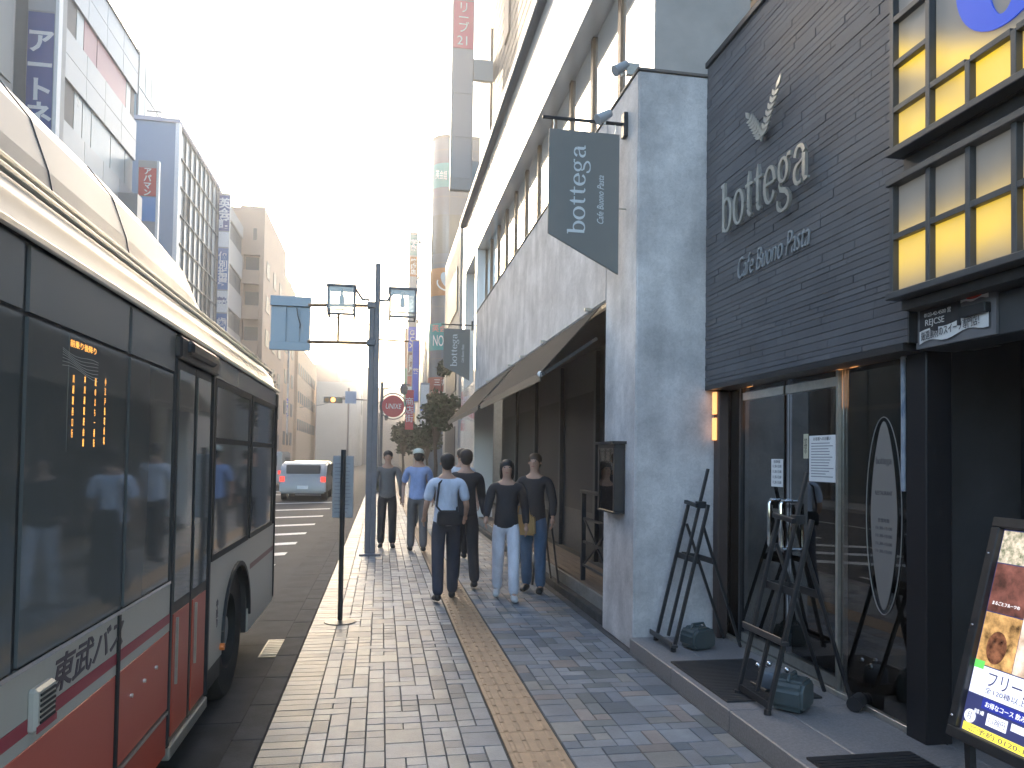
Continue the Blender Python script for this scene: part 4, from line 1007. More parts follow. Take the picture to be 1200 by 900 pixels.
def person(x, y, face, ht, label, top, bottom, shoe, legs=(0,0), arms=((.10,-.05),(.10,-.05)), sleeve='short', hair='short', cap=None, z0=0, skirt=False, lean=0, bag=None, group='pedestrians on the pavement', hairmat=None):
    """local +Y is forward; legs = forward offset of each foot, arms = (elbow fwd, wrist fwd) per side"""
    s = ht/1.70
    M = Matrix.Translation((x,y,z0)) @ Matrix.Rotation(face, 4, 'Z') @ Matrix.Scale(s, 4)
    t = thing('person', label, 'person', (x,y,z0), group)
    sh = [(-1), (1)]
    J = {}
    J['pel'] = (0,0,.93); J['wai'] = (0,.01+lean*.3,1.08); J['che'] = (0,.0+lean*.7,1.26); J['nb'] = (0,-.015+lean,1.405); J['nk'] = (0,.0+lean*1.1,1.47)
    for i, g in enumerate(sh):
        fo = legs[i]
        J[f'hip{i}'] = (g*.085,0,.87); J[f'kn{i}'] = (g*.095,fo*.5+.03,.49); J[f'an{i}'] = (g*.10,fo-.02,.085+max(0,-fo)*.16)
        J[f'toe{i}'] = (g*.115,fo+.13,.035+max(0,-fo)*.0)
        e, wr = arms[i]
        J[f'sh{i}'] = (g*.175,-.01+lean*.95,1.365); J[f'el{i}'] = (g*.235,e+lean*.8,1.10); J[f'wr{i}'] = (g*(.245 if abs(wr)<.2 else .16),wr+lean*.7,.88+max(0,wr)*.75)
    # body: one continuous skinned figure
    V = [J['pel'],J['wai'],J['che'],J['nb'],J['nk'],(0,.012+lean*1.2,1.535),(0,.015+lean*1.2,1.60),(0,.005+lean*1.2,1.655)]
    R = [(.10,.07),(.095,.07),(.12,.085),(.07,.06),(.05,.052),(.058,.07),(.072,.088),(.05,.06)]
    Eg = [(0,1),(1,2),(2,3),(3,4),(4,5),(5,6),(6,7)]
    for i in range(2):
        k = len(V); V += [J[f'sh{i}'],J[f'el{i}'],J[f'wr{i}']]; R += [.048,.036,.024]; Eg += [(3,k),(k,k+1),(k+1,k+2)]
        k = len(V); V += [J[f'hip{i}'],J[f'kn{i}'],J[f'an{i}'],J[f'toe{i}']]; R += [.078,.052,.034,.026]; Eg += [(0,k),(k,k+1),(k+1,k+2),(k+2,k+3)]
    chains = [(V, Eg, R)]
    for i in range(2):      # palm and five fingers
        wv = Vector(J[f'wr{i}']); d = (wv-Vector(J[f'el{i}'])).normalized(); g = sh[i]; fw = Vector((0,1,0)); fw = (fw-d*fw.dot(d)).normalized()
        pc = wv+d*.045
        chains.append(([tuple(wv-d*.01),tuple(pc),tuple(pc+d*.03)], [(0,1),(1,2)], [(.022,.022),(.030,.018),(.030,.016)]))
        for j, L in enumerate((.062,.072,.067,.052)):
            b0 = pc+d*.03+fw*(.026-.0175*j); c0 = b0+d*L*.55+Vector((-g*.006,0,0)); e0 = c0+d*L*.42+Vector((-g*.018,0,0))
            chains.append(([tuple(b0-d*.02),tuple(b0),tuple(c0),tuple(e0)], [(0,1),(1,2),(2,3)], [.0085,.0085,.008,.0065]))
        tb = pc-d*.01+fw*.022; chains.append(([tuple(tb),tuple(tb+fw*.022+d*.025),tuple(tb+fw*.026+d*.055)], [(0,1),(1,2)], [.011,.010,.008]))
    chains.append(([(0,.085+lean*1.2,1.600),(0,.106+lean*1.2,1.575)], [(0,1)], [.010,.014]))      # nose
    for g in sh: chains.append(([(g*.072,.0+lean*1.2,1.60),(g*.080,-.004+lean*1.2,1.57)], [(0,1)], [.012,.010]))   # ears
    skin_mesh('body', chains, M_skin, t, M=M)
    q = MB()
    for g in sh: q.ball((g*.032,.088+lean*1.2,1.612), .011,.007,.007, 8, 6)
    q.v = [tuple(M @ Vector(p)) for p in q.v]; q.build('eyes', M_ink, t)
    q = MB().ball((0,.090+lean*1.2,1.545), .022,.007,.005, 8, 5); q.v = [tuple(M @ Vector(p)) for p in q.v]; q.build('mouth', mat('lip', (.35,.10,.09), .5), t)
    # hair
    hm = hairmat or M_hair; q = MB(); c = (0,-.012+lean*1.2,1.632)
    q.ball((0,-.022+lean*1.2,1.632), .084,.098,.080, 18, 12)
    if hair == 'long': q.ball((0,-.055+lean*1.2,1.53), .086,.055,.150, 16, 10).ball((-.078,-.02+lean*1.2,1.57), .014,.045,.10, 10, 8).ball((.078,-.02+lean*1.2,1.57), .014,.045,.10, 10, 8)
    else: q.ball((0,-.045+lean*1.2,1.585), .074,.062,.075, 16, 10)
    q.v = [tuple(M @ Vector(p)) for p in q.v]; q.build('hair', hm, t, smooth='all')
    if cap:
        q = MB().ball((0,-.005+lean*1.2,1.66), .098,.115,.07, 16, 8); q.ball((0,.11+lean*1.2,1.652), .07,.07,.008, 12, 4); q.v = [tuple(M @ Vector(p)) for p in q.v]; q.build('cap', cap, t, smooth=True)
    # shirt
    V = [(0,0,.84),(0,0,.94),J['wai'],J['che'],(0,-.012+lean,1.36),(0,-.01+lean,1.44)]; R = [(.172,.128),(.166,.124),(.148,.108),(.162,.118),(.118,.088),(.068,.066)]; Eg = [(0,1),(1,2),(2,3),(3,4),(4,5)]
    for i in range(2):
        k = len(V); a, b, cc = Vector(J[f'sh{i}']), Vector(J[f'el{i}']), Vector(J[f'wr{i}'])
        if sleeve == 'short': V += [tuple(a), tuple(a.lerp(b,.85))]; R += [.070,.062]; Eg += [(4,k),(k,k+1)]
        else: V += [tuple(a), tuple(b), tuple(b.lerp(cc,.93))]; R += [.070,.056,.042]; Eg += [(4,k),(k,k+1),(k+1,k+2)]
    skin_mesh('shirt' if sleeve == 'short' else 'jacket', [(V, Eg, R)], top, t, M=M)
    # trousers
    V = [(0,0,1.07),(0,0,.93)]; R = [(.105,.075),(.138,.096)]; Eg = [(0,1)]
    for i in range(2):
        k = len(V); V += [J[f'hip{i}'],J[f'kn{i}'],tuple(Vector(J[f'an{i}'])+Vector((0,0,-.03)))]; R += [.100,.078,.068]; Eg += [(1,k),(k,k+1),(k+1,k+2)]
    skin_mesh('trousers', [(V, Eg, R)], bottom, t, M=M)
    for i in range(2):
        a = Vector(J[f'an{i}']); a.z -= .035; b = Vector(J[f'toe{i}'])
        skin_mesh('shoe', [([(a.x,a.y-.035,.045+(a.z-.05)),(a.x,a.y+.03,.052+(a.z-.05)),(b.x,b.y-.02,.04),(b.x,b.y+.01,.034)], [(0,1),(1,2),(2,3)], [(.042,.042),(.045,.05),(.046,.036),(.035,.026)])], shoe, t, sub=2, M=M)
    if bag:
        bt = thing('shoulder_bag' if bag[0] != 'tote' else 'tote_bag', bag[4], 'bag', (x,y,z0+.8), 'bags carried by the pedestrians')
        bxx, byy, bzz = bag[1]; w_, d_, h_ = bag[2]
        q = MB().prism([(-w_/2,-h_/2),(w_/2,-h_/2),(w_/2*.93,h_/2*.7),(w_/2*.8,h_/2),(-w_/2*.8,h_/2),(-w_/2*.93,h_/2*.7)], lambda a, b, c: (bxx+a, byy+c, bzz+b), -d_/2, d_/2)
        q.v = [tuple(M @ Vector(p)) for p in q.v]; q.build('bag_body', bag[3], bt, bevel=.02, seg=2, smooth=True)
        q = MB()
        if bag[0] == 'tote': q.tube([(bxx-.08,byy,bzz+h_/2-.02),(bxx-.06,byy,bzz+h_/2+.10),(bxx+.06,byy,bzz+h_/2+.10),(bxx+.08,byy,bzz+h_/2-.02)], .008, 6)
        else: q.tube([(bxx+w_/2*.8,byy,bzz+h_/2-.02),(.13,.12+lean,1.15),(.06,.10+lean,1.36),(-.0,.0+lean,1.46),(-.10,-.10+lean,1.36),(-.13,-.12+lean,1.1),(bxx-w_/2*.6,byy-.03,bzz+h_/2-.02)], .012, 6)
        q.v = [tuple(M @ Vector(p)) for p in q.v]; q.build('strap', bag[3], bt)
    return t
C_lb = cloth('pale_blue_shirt', (.50,.55,.66)); C_nv = cloth('navy_trousers', (.035,.04,.06)); C_bk = cloth('black_cloth', (.025,.025,.03))
C_wh = cloth('white_trousers', (.58,.60,.68)); C_jn = cloth('blue_jeans', (.07,.12,.20)); C_gr = cloth('grey_cloth', (.13,.125,.125)); C_tan = mat('tan_leather', (.45,.28,.12), .6, var=.1)
C_bl = cloth('blue_shirt', (.25,.33,.55)); C_beige = cloth('beige_cloth', (.35,.31,.27))
shb = mat('shoe_black', (.02,.02,.02), .5); shw = mat('shoe_white', (.5,.5,.5), .6)
person(.73, 8.30, .05, 1.64, 'person in pale blue shirt and navy trousers walking away with a black back bag', C_lb, C_nv, shb, legs=(-.12,.14), arms=((-.02,.10),(-.02,.12)), bag=('s', (.0,-.16,.97), (.26,.10,.17), C_bk, 'small black bag across the back of the person in the pale blue shirt'))
person(1.03, 9.1, .1, 1.70, 'person in a black jacket and black trousers behind the one in the pale blue shirt', C_bk, C_bk, shb, legs=(.14,-.14), sleeve='long')
person(1.42, 8.35, PI-.15, 1.58, 'person in a black top and white trousers striding towards the camera', C_bk, C_wh, shw, legs=(.18,-.16), sleeve='long', hair='long', arms=((-.1,.02),(.08,.15)))
person(1.82, 8.72, PI-.45, 1.66, 'person in a dark top and blue jeans near the terrace with a tan bag', C_bk, C_jn, shb, legs=(.05,-.06), sleeve='long', hair='short', hairmat=mat('hair_brown', (.06,.035,.02), .6), arms=((-.02,.05),(.04,.16)), bag=('tote', (.08,.20,.84), (.30,.11,.24), C_tan, 'tan tote bag held by the person in blue jeans'))
person(.62, 12.6, .0, 1.72, 'person in a blue shirt and grey trousers farther along the pavement', C_bl, C_gr, shb, legs=(.12,-.1), cap=cloth('pale_cap', (.5,.55,.5)))
person(1.25, 11.6, .2, 1.74, 'person in a white shirt and black trousers in front of the far awning', cloth('white_shirt', (.55,.56,.62)), C_bk, shb, legs=(-.1,.12), hair='short')
person(.12, 13.2, PI, 1.70, 'person in a dark grey coat standing right behind the street lamp post', C_gr, C_bk, shb, legs=(.02,.0), sleeve='long')
person(.9, 17.0, .1, 1.68, 'small distant person in beige clothes in the middle of the pavement', C_beige, C_gr, shb, legs=(.12,-.12), sleeve='long')
# small black stand by the terrace
bd = thing('folding_board', 'black folding board stand on the paving by the terrace edge', 'sign stand', (2.0,8.9,0))
MB().bar((1.92,9.25,.0),(2.02,9.25,1.02),.025).build('leg', M_black, bd); MB().bar((1.92,8.75,.0),(2.02,8.75,1.02),.025).build('leg', M_black, bd)
MB().bar((2.16,9.2,.0),(2.03,9.2,1.0),.022).build('leg', M_black, bd); MB().bar((2.16,8.8,.0),(2.03,8.8,1.0),.022).build('leg', M_black, bd)
q = MB(); q.prism([(1.935,.22),(2.008,.98),(2.016,.98),(1.943,.22)], lambda a, b, c: (a, c, b), 8.77, 9.23); q.build('board', mat('chalk_board', (.03,.032,.03), .7, var=.3, scale=10), bd)

# ------------------------------------------------------------------ buildings across the road
M_A = mat('pale_tile_panel', (.24,.295,.33), .35, var=.08, scale=1.5); M_Ab = mat('blue_tile_panel', (.18,.27,.34), .35, var=.1, scale=.8)
M_gridA = mat('dark_joint', (.12,.14,.15), .5); M_bw = mat('bluish_window', (.22,.31,.35), .3, spec=.4, var=.15, scale=.4)
M_pinkw = mat('pink_film_window', (.36,.18,.21), .4, spec=.3, var=.06, scale=.5); M_gw = mat('far_grey_window', (.07,.08,.09), .5, spec=.2)
XL = -13.0
def fbox(x0,x1,y0,y1,z0,z1,nm,m,p,bev=0): return MB().box(x0,x1,y0,y1,z0,z1).build(nm, m, p, bevel=bev)
A = thing('panelled_office_building', 'pale panelled office block with a pink window strip across the road', 'building', (XL,36,0))
fbox(-26, XL-.25, 32.5, 41.3, 0, 22.4, 'core', M_gridA, A)
for (z0, z1, m) in ((20.45,22.6,M_Ab),(16.9,18.95,M_A),(12.9,15.15,M_A),(8.9,11.1,M_A),(4.9,7.1,M_A),(0,3.0,M_A)):
    q = MB(); n = 4
    for i in range(n):
        a = 32.5+i*2.2; 
        for j in range(2): q.box(XL-.25, XL, a+.015, a+2.185, z0+(z1-z0)*j/2+.012, z0+(z1-z0)*(j+1)/2-.012)
    q.build('wall_panel', m, A)
for (z0, z1) in ((18.96,20.44),(15.16,16.89),(11.11,12.89),(7.11,8.89),(3.01,4.89)):
    cuts = [32.6,33.7,34.5,36.0,39.9,40.6,41.2] if z0 > 18 else [32.6,33.7,34.6,35.6,38.0,40.0,41.2]
    for i, (a, b) in enumerate(zip(cuts[:-1], cuts[1:])):
        m = M_gw if i == 0 or (i == 5 and z0 > 18) else (M_pinkw if (z0 > 18 and i in (2,3)) else M_bw)
        fbox(XL-.12, XL-.1, a+.04, b-.04, z0, z1, 'window', m, A)
fbox(-14.6, XL+.03, 31.25, 32.45, 0, 24, 'corner_pier', mat('pier_grey', (.22,.25,.27), .5, var=.08), A)
fbox(-26, XL+.06, 32.4, 41.35, 22.6, 22.68, 'roof_edge', M_gridA, A)
for yy in (34, 36.5, 39, 41): MB().bar((XL-.1,yy,22.65),(XL-.1,yy,23.1),.04).build('roof_post', M_gridA, A)
fbox(XL-.05, XL+.9, 38.9, 39.6, 11.3, 14.4, 'side_bay', mat('bay_grey', (.20,.22,.24), .4), A)
# building to the left, dark glass
Z = thing('dark_glass_building', 'dark bluish glass building at the left edge across the road', 'building', (XL,26,0))
fbox(-26, XL-.3, 15, 29.0, 0, 26, 'core', M_gridA, Z)
for i in range(6):
    for j in range(7): fbox(XL-.29, XL-.25, 15.05+i*2.3, 17.25+i*2.3, .3+j*3.6, 3.7+j*3.6, 'window', mat('teal_dark_glass', (.05,.085,.10), .35, spec=.3, var=.3, scale=.3), Z)
fbox(-15.2, -14.05, 29.0, 30.2, 0, 26, 'pilaster', mat('sand_pilaster', (.40,.36,.30), .6, var=.08), Z)
# vertical signs (project from the facades, face along the street)
def vsign(x0, x1, y, z0, z1, label, panels, side='L', mount=None, name='vertical_sign', grp='vertical shop signs across the road', depth=.25):
    """panels: (z0,z1,material,text list,text material,size)"""
    t = thing(name, label, 'sign', ((x0+x1)/2, y, z0), grp)
    fbox(x0, x1, y, y+depth, z0, z1, 'sign_box', mat('sign_box_grey', (.33,.35,.37), .5), t, .02)
    for (a, b, m, s, tm, sz) in panels:
        fbox(x0+.04, x1-.04, y-.02, y-.001, a, b, 'sign_face', m, t)
        if s: text(s, sz, tm, t, ((x0+x1)/2, y-.022, (a+b)/2), FW, ext=.006, vertical=isinstance(s, list) or len(s) > 1, spacing=.95, bold=sz*.03)
    return t
def ff(name, c, e=0): 
    m = mat(name, c, .45)
    return m
F_blue = ff('sign_blue', (.05,.16,.42)); F_navy = ff('sign_navy', (.05,.09,.28)); F_w = ff('sign_white', (.75,.76,.78)); F_red = ff('sign_red', (.55,.07,.08)); F_pink = ff('sign_pink', (.62,.16,.22)); F_sky = ff('sign_sky', (.10,.30,.65))
F_teal = ff('sign_teal', (.01,.30,.33)); F_or = ff('sign_orange', (.42,.17,.05)); F_grey = ff('sign_grey', (.34,.37,.41)); F_yel = ff('sign_yellow', (.85,.40,.03)); F_br = ff('sign_brown', (.28,.14,.14)); F_b2 = ff('sign_bright_blue', (.05,.13,.75)); F_gr2 = ff('sign_green', (.10,.35,.25))
vsign(-13.75,-12.75, 30.9, 10, 24, 'tall blue vertical sign reading in white katakana beside the panelled office', [(10,18.55,F_navy,'アートネイチャー',F_w,1.0),(18.6,23.9,F_grey,'増毛相談',F_w,1.0)])
fbox(-12.745,-12.62,30.86,31.2,9.5,24,'sign_edge',F_w,bpy.data.objects['vertical_sign'])
vsign(-12.95,-12.0, 41.6, 9.5, 17.1, 'red and blue vertical sign in front of the plain blue side wall', [(15.2,16.7,F_red,'アパマン',F_w,.40),(13.85,15.15,F_sky,None,None,0),(10.8,13.7,F_grey,'賃貸',F_w,.8)])
fbox(-12.02,-11.9,41.55,41.8,9.5,17.1,'sign_edge',F_w,bpy.data.objects['vertical_sign.001'])
# curtain wall tower behind
A2 = thing('gridded_glass_tower', 'tall set back glass tower with a square window grid behind the panelled office', 'building', (-18,58,0))
fbox(-30, -16.05, 51, 56.3, 0, 27.9, 'core', mat('tower_core', (.14,.17,.20), .5), A2)
for j in range(6):
    for i in range(4): fbox(-16.04, -16.0, 51.1+i*1.3, 52.3+i*1.3, 14.0+j*2.3, 16.2+j*2.3, 'window', M_bw, A2)
    for i in range(3): fbox(-20.0+i*1.32, -18.76+i*1.32, 50.94, 50.98, 14.0+j*2.3, 16.2+j*2.3, 'window', M_bw, A2)
# blue-sided building with white gridded facade
B = thing('white_grid_building', 'building with a plain pale blue side wall and a white gridded glass front', 'building', (XL,55,0))
fbox(-26, XL-.2, 49.3, 61.2, 0, 22.5, 'side_wall', mat('pale_blue_render', (.25,.34,.47), .8, var=.03, scale=.4), B)
fbox(-26, XL+.06, 49.2, 61.3, 22.5, 22.75, 'roof_edge', mat('lilac_edge', (.45,.44,.52), .6), B)
fbox(XL-.2, XL+.04, 49.25, 49.75, 0, 22.5, 'corner_strip', F_w, B)
q = MB()
for i in range(9): q.box(XL-.1, XL+.02, 49.75+i*1.32, 49.83+i*1.32, 0, 22.4)
for j in range(13): q.box(XL-.1, XL+.015, 49.76, 61.2, .4+j*1.83, .47+j*1.83)
q.build('mullion_grid', M_gridA, B)
M_wg = mat('milky_window', (.62,.64,.63), .18, spec=.6, var=.05, scale=.3)
for i in range(8):
    for j in range(12): fbox(XL-.12, XL-.11, 49.84+i*1.32, 51.06+i*1.32, .48+j*1.83, 2.22+j*1.83, 'window', M_gw if (i, j) in ((1,9),(5,8),(6,8),(5,7),(6,7),(5,6),(6,6),(5,5)) else M_wg, B)
MB().bar((XL,49.5,23.2),(-15,49.5,23.2),.05).bar((-14,49.5,22.7),(-14,49.5,23.2),.05).build('roof_rail', M_gridA, B)
vsign(XL-.05, XL+.8, 61.3, 9, 22.3, 'tall blue and white vertical sign between the grid building and the curved one', [(19.3,22.1,F_navy,'英会話',F_w,.85),(18.0,19.2,F_w,None,None,0),(14.6,17.9,F_blue,'個別指導',F_w,.72),(12.8,14.5,F_w,'塾',F_navy,.8),(9.2,12.7,F_blue,'歯科医院',F_w,.75)])
C = thing('banded_grey_building', 'pale grey building with long dark ribbon windows across the road', 'building', (XL,66,0))
M_Cw = mat('pale_grey_render', (.36,.35,.34), .7, var=.06, scale=.6)
fbox(-26, XL-.25, 61.8, 71.5, 0, 22.8, 'core', M_Cw, C)
for j in range(6):
    z = 1.2+j*3.75
    fbox(XL-.249, XL, 61.85, 71.45, z+1.6, z+3.75-.01 if j < 5 else 22.7, 'wall_band', M_Cw, C, .03)
    for i in range(4): fbox(XL-.15, XL-.13, 62.0+i*2.36, 64.3+i*2.36, z, z+1.6, 'window', M_gw, C)
D = thing('tan_apartment_tower', 'tan balcony tower with a lift head and aerial mast on its roof', 'building', (-12,80,0))
M_tan = mat('tan_tile', (.40,.29,.22), .7, var=.06, scale=.7)
fbox(-15.5, -11.25, 72.6, 88, 0, 24.9, 'core', M_tan, D)
q = MB().box(-13.4,-13.05,72,72.6,0,24.9).box(-11.55,-11.2,72,72.6,0,24.9).box(-13.05,-11.55,72,72.6,20.3,24.9); q.build('front_wall', M_tan, D)
for j in range(6):
    z = 1.4+j*3.3
    fbox(-13.05,-11.55,71.7,72.0, z-.4, z+.9, 'balcony', M_tan, D, .02)
    fbox(-12.9,-11.7,72.5,72.58, z+.2, z+2.3, 'window', M_gw, D)
for j in range(6):
    for i in range(3): fbox(-11.24,-11.2, 74+i*4.5, 76+i*4.5, 2.2+j*3.3, 3.8+j*3.3, 'window', M_gw, D)
fbox(-12.2,-11.9,71.95,71.99,21.7,22.8,'window',M_gw,D)
MB().bar((-12.6,74,24.9),(-12.6,74,29.5),.12).bar((-12.9,74,24.9),(-12.9,74,28.2),.08).bar((-14,74,26.3),(-11.8,74,26.3),.06).build('aerial_mast', M_gridA, D)
D2 = thing('peach_corner_building', 'narrow peach building stepping back behind the tan tower', 'building', (-11.6,95,0))
fbox(-16,-11.3,88.3,99,0,22.5,'wall',mat('peach_tile', (.52,.36,.24), .7, var=.06), D2)
for j in range(5):
    for i in range(3): fbox(-11.29,-11.25, 89+i*3.2, 90.9+i*3.2, 2.8+j*3.6, 4.4+j*3.6, 'window', M_gw, D2)
fbox(-12.1,-11.9,99,99.3,8,24,'blue_fin',F_blue,D2)
E_ = thing('peach_office_building', 'sunlit peach office block with three rows of ribbon windows far down the road', 'building', (-10.9,110,0))
M_pe = mat('peach_render', (.60,.42,.27), .7, var=.05, scale=.5)
fbox(-20,-11.0,100,128,0,16.4,'wall',M_pe,E_)
for z in (4.9, 8.6, 12.3):
    for i in range(10): fbox(-10.995,-10.95,101+i*2.6,102.4+i*2.6,z,z+1.5,'window',M_gw,E_)
vsign(-12.0,-11.1, 92.0, 4, 16.2, 'tall pale vertical sign with blue lettering beside the peach office', [(10.3,16,F_grey,'石田ビル',F_w,.8),(4.2,10.2,F_w,'学習塾',F_b2,.9)])
# street end
G = thing('white_rounded_building', 'white warehouse like building closing the end of the road', 'building', (-7,120,0))
q = MB(); c = [(-10.2,120),(-5.2,120)]+[(-5.2+1.8*math.sin(t*PI/10), 121.8-1.8*math.cos(t*PI/10)) for t in range(1,6)]+[(-3.4,135),(-10.2,135)]
q.prism(c, lambda a, b, z_: (a, b, z_), 0, 13.3); q.build('wall', mat('white_cladding', (.62,.62,.58), .7, var=.05, scale=.5), G)
for i, yy in enumerate((123,126,129)): fbox(-3.41,-3.36, yy, yy+.8, 8.5, 12, 'window', M_gw, G)
F1 = thing('brown_distant_building', 'brown block rising behind the white building at the road end', 'building', (-13,150,0))
fbox(-15.2,-8.9,150,165,0,19.7,'wall',mat('brown_tile', (.24,.17,.16), .8, var=.08, scale=.4),F1)
fbox(-8.85,-8.3,150.5,165,0,19.5,'wall_end',mat('pink_tile', (.42,.32,.28), .8),F1)
F2 = thing('stepped_distant_building', 'pinkish stepped rooftops behind the white building', 'building', (-7,160,0))
fbox(-8.2,-6.2,158,168,0,20.2,'wall',mat('pink_tile', (.42,.32,.28), .8),F2); fbox(-6.2,-4.6,158,168,0,18.2,'lower_block',mat('pale_block', (.5,.5,.48), .8),F2)
F3 = thing('grey_rooftop_tank', 'small grey rooftop block just left of the lamp post', 'building', (-4,150,0))
fbox(-5.1,-2.4,152,160,0,18.9,'wall',mat('grey_tan_block', (.33,.29,.26), .8),F3); fbox(-5.2,-2.3,151.9,160,18.9,19.5,'roof',mat('roof_grey', (.22,.22,.22), .8),F3)
F4 = thing('low_grey_building', 'long low grey roofline behind the lamp post at the road end', 'building', (0,170,0))
fbox(-6,8,170,190,0,17.2,'wall',mat('dusty_block', (.33,.30,.29), .8),F4)
far = [(-21,-13,100.2,112,12),( -30,-15.5,128.5,150,15),(3,14,110,130,12),(5,16,135,160,15)]
for i, (a, b, c_, d_, h_) in enumerate(far):
    t = thing('distant_block', ['low block behind the peach office','wide block beyond the peach office','mid height block past the vertical sign column','farthest pale block on the right side'][i], 'building', (a,c_,0), 'plain distant blocks')
    fbox(a,b,c_,d_,0,h_,'wall',mat('dist%d' % i, (.3+.03*i,.28+.02*i,.27), .8, var=.06), t)
    for j in range(3): fbox(a+.5, b-.5, c_-.03, c_-.005, 3+j*3.2, 4.4+j*3.2, 'window', M_gw, t)

# ------------------------------------------------------------------ right side beyond the restaurant
R1 = thing('tall_stone_building', 'tall stone tiled building rising above the white upper storey', 'building', (4,25,0))
M_st = mat('stone_tile', (.17,.17,.155), .7, var=.22, scale=1.4, stretch=(1,1,6))
fbox(4.0, 16, 12.0, 32, 0, 40, 'wall', M_st, R1)
for (ya_, yb_, z0, z1) in ((24.2,25.1,16.0,26),(28.4,29.0,13.2,18.5),(20.5,21.6,16,26),(16.8,17.8,14,26)): fbox(3.93,4.02,ya_,yb_,z0,z1,'window',M_gw,R1)
q = MB()
for j in range(80): q.box(3.985, 3.999, 12, 32, 8+j*.4, 8.015+j*.4)
q.build('tile_joint', M_gridA, R1)
R1b = thing('cream_edge_block', 'narrow pale block between the stone building and the rounded one', 'building', (3.2,34,0))
fbox(3.25, 12, 32.05, 40, 0, 12.0, 'wall', M_Cw, R1b)
for j in range(3): fbox(3.2,3.24,33,38,1+j*3.6,3+j*3.6,'window',M_gw,R1b)
s1 = vsign(2.38, 3.22, 28, 11.85, 26, 'tall red and grey vertical sign on the stone building above the white eave', [(19.25,25.8,F_pink,None,None,0),(17.35,19.2,F_pink,None,None,0),(15.6,17.3,F_grey,None,None,0),(13.9,15.55,F_grey,None,None,0),(12.3,13.85,F_grey,None,None,0)], grp='vertical shop signs on the right side')
text('リーブ', .46, F_w, s1, (2.8, 27.97, 18.55), FW, vertical=True, ext=.006, spacing=.85); text('21', .5, F_w, s1, (2.8, 27.97, 17.65), FW, ext=.006)
for zz in (12.6, 16.6, 20.4): fbox(3.225, 3.98, 28.02, 28.2, zz-.4, zz+.4, 'bracket', mat('bracket_blue', (.25,.33,.38), .5), s1)
R2 = thing('rounded_grey_building', 'grey panelled building with a rounded corner carrying teal and orange sign bands', 'building', (4,46,0))
M_r2 = mat('blue_grey_panel', (.09,.13,.18), .35, metal=.3, var=.05, scale=.5)
def rc(r, z0, z1, y0=46.0, x0=2.78, mb=None, ye=66, xr=12):
    c = [(x0+1.1-r+r*0, 0)]
    cx, cy, rr = x0+1.05, 45+1.05, r
    P = [(cx-rr*math.cos(t*PI/16), cy-rr*math.sin(t*PI/16)) for t in range(9)]
    P = [(P[0][0], ye)]+P+[(xr, P[-1][1]),(xr, ye)]
    return (mb or MB()).prism(P, lambda a, b, z_: (a, b, z_), z0, z1)
rc(1.05, 0, 21.3).build('wall', M_r2, R2, smooth=True)
rc(1.09, 21.301, 21.45).build('roof_edge', M_gridA, R2)
def band(z0, z1, nm, m, r=1.07, xr=6.0):
    c = MB(); cx, cy = 2.78+1.05, 46.05; P = [(cx-r*math.cos(t*PI/16), cy-r*math.sin(t*PI/16)) for t in range(9)]+[(xr, cy-r)]
    for a, b in zip(P[:-1], P[1:]): c.face([(a[0],a[1],z0),(b[0],b[1],z0),(b[0],b[1],z1),(a[0],a[1],z1)])
    return c.build(nm, m, R2, smooth='all')
band(18.2,19.7,'sign_band',F_teal,xr=3.9); band(14.1,16.5,'window_band',mat('band_glass', (.12,.15,.16), .1, spec=1),xr=5.2)
band(11.5,13.2,'sign_band',F_or); band(8.15,9.8,'sign_band',F_teal); band(4.6,6.5,'sign_band',mat('dull_red', (.30,.07,.06), .6)); band(3.6,4.5,'sign_band',F_gr2)
for z in (20.5,17.6,10.8,7.6,13.5): band(z, z+.05, 'panel_joint', M_gridA, 1.062)
MB().box(3.82,3.86,44.97,44.99,0,21.2).build('panel_joint', M_gridA, R2)
text('NOVA', .95, F_w, R2, (3.55, 44.95, 8.7), FW, ext=.01, fit=1.2); text('英会話', .45, mat('sign_coral',(.8,.2,.15),.5), R2, (3.55, 44.95, 9.45), FW, ext=.01)
text('リハウス', .7, F_w, R2, (3.5, 44.95, 5.4), FW, ext=.01, fit=1.2); text('三井の', .45, F_w, R2, (3.7, 44.9, 6.15), FW, ext=.01)
text('英会話', .6, F_w, R2, (3.3, 44.96, 18.9), FW, ext=.01, fit=.7)
q = MB(); q.prism([(3.75+.35*math.cos(t*PI/12)*1.0, 12.4+.5*math.sin(t*PI/12)) for t in range(24)], lambda a,b,c_: (a+ (b-12.4)*-.35, c_, b), 44.90, 44.94); q.build('feather_emblem', mat('pale_emblem', (.45,.55,.65), .5), R2)
q = MB(); q.tube([(3.9+.75*math.cos(t*PI/12), 44.88, 12.25+.5*math.sin(t*PI/12)) for t in range(11,26)], .05, 6); q.build('emblem_ring', F_w, R2)
for j in range(5):
    for i in range(5): fbox(2.775-.03, 2.775, 48+i*3.4, 50.6+i*3.4, 3+j*3.6, 5.0+j*3.6, 'window', M_bw, R2)
vsign(1.92, 2.62, 60, 3.2, 19.8, 'tall column of stacked coloured shop signs above the right pavement', [(17.9,19.6,F_teal,'学院',F_w,.5),(16.2,17.8,F_or,'焼肉店',F_w,.45),(12.2,16.1,F_grey,'カメラ',F_w,.6),(10.1,12.1,F_b2,'GCX',F_w,.55),(8.2,10.0,F_br,'居酒屋',F_w,.5),(7.3,8.1,F_red,None,None,0),(5.9,7.25,F_w,'眼鏡',F_b2,.4),(5.2,5.85,F_sky,'X',F_w,.5),(4.0,5.1,F_yel,None,None,0)], grp='vertical shop signs on the right side')
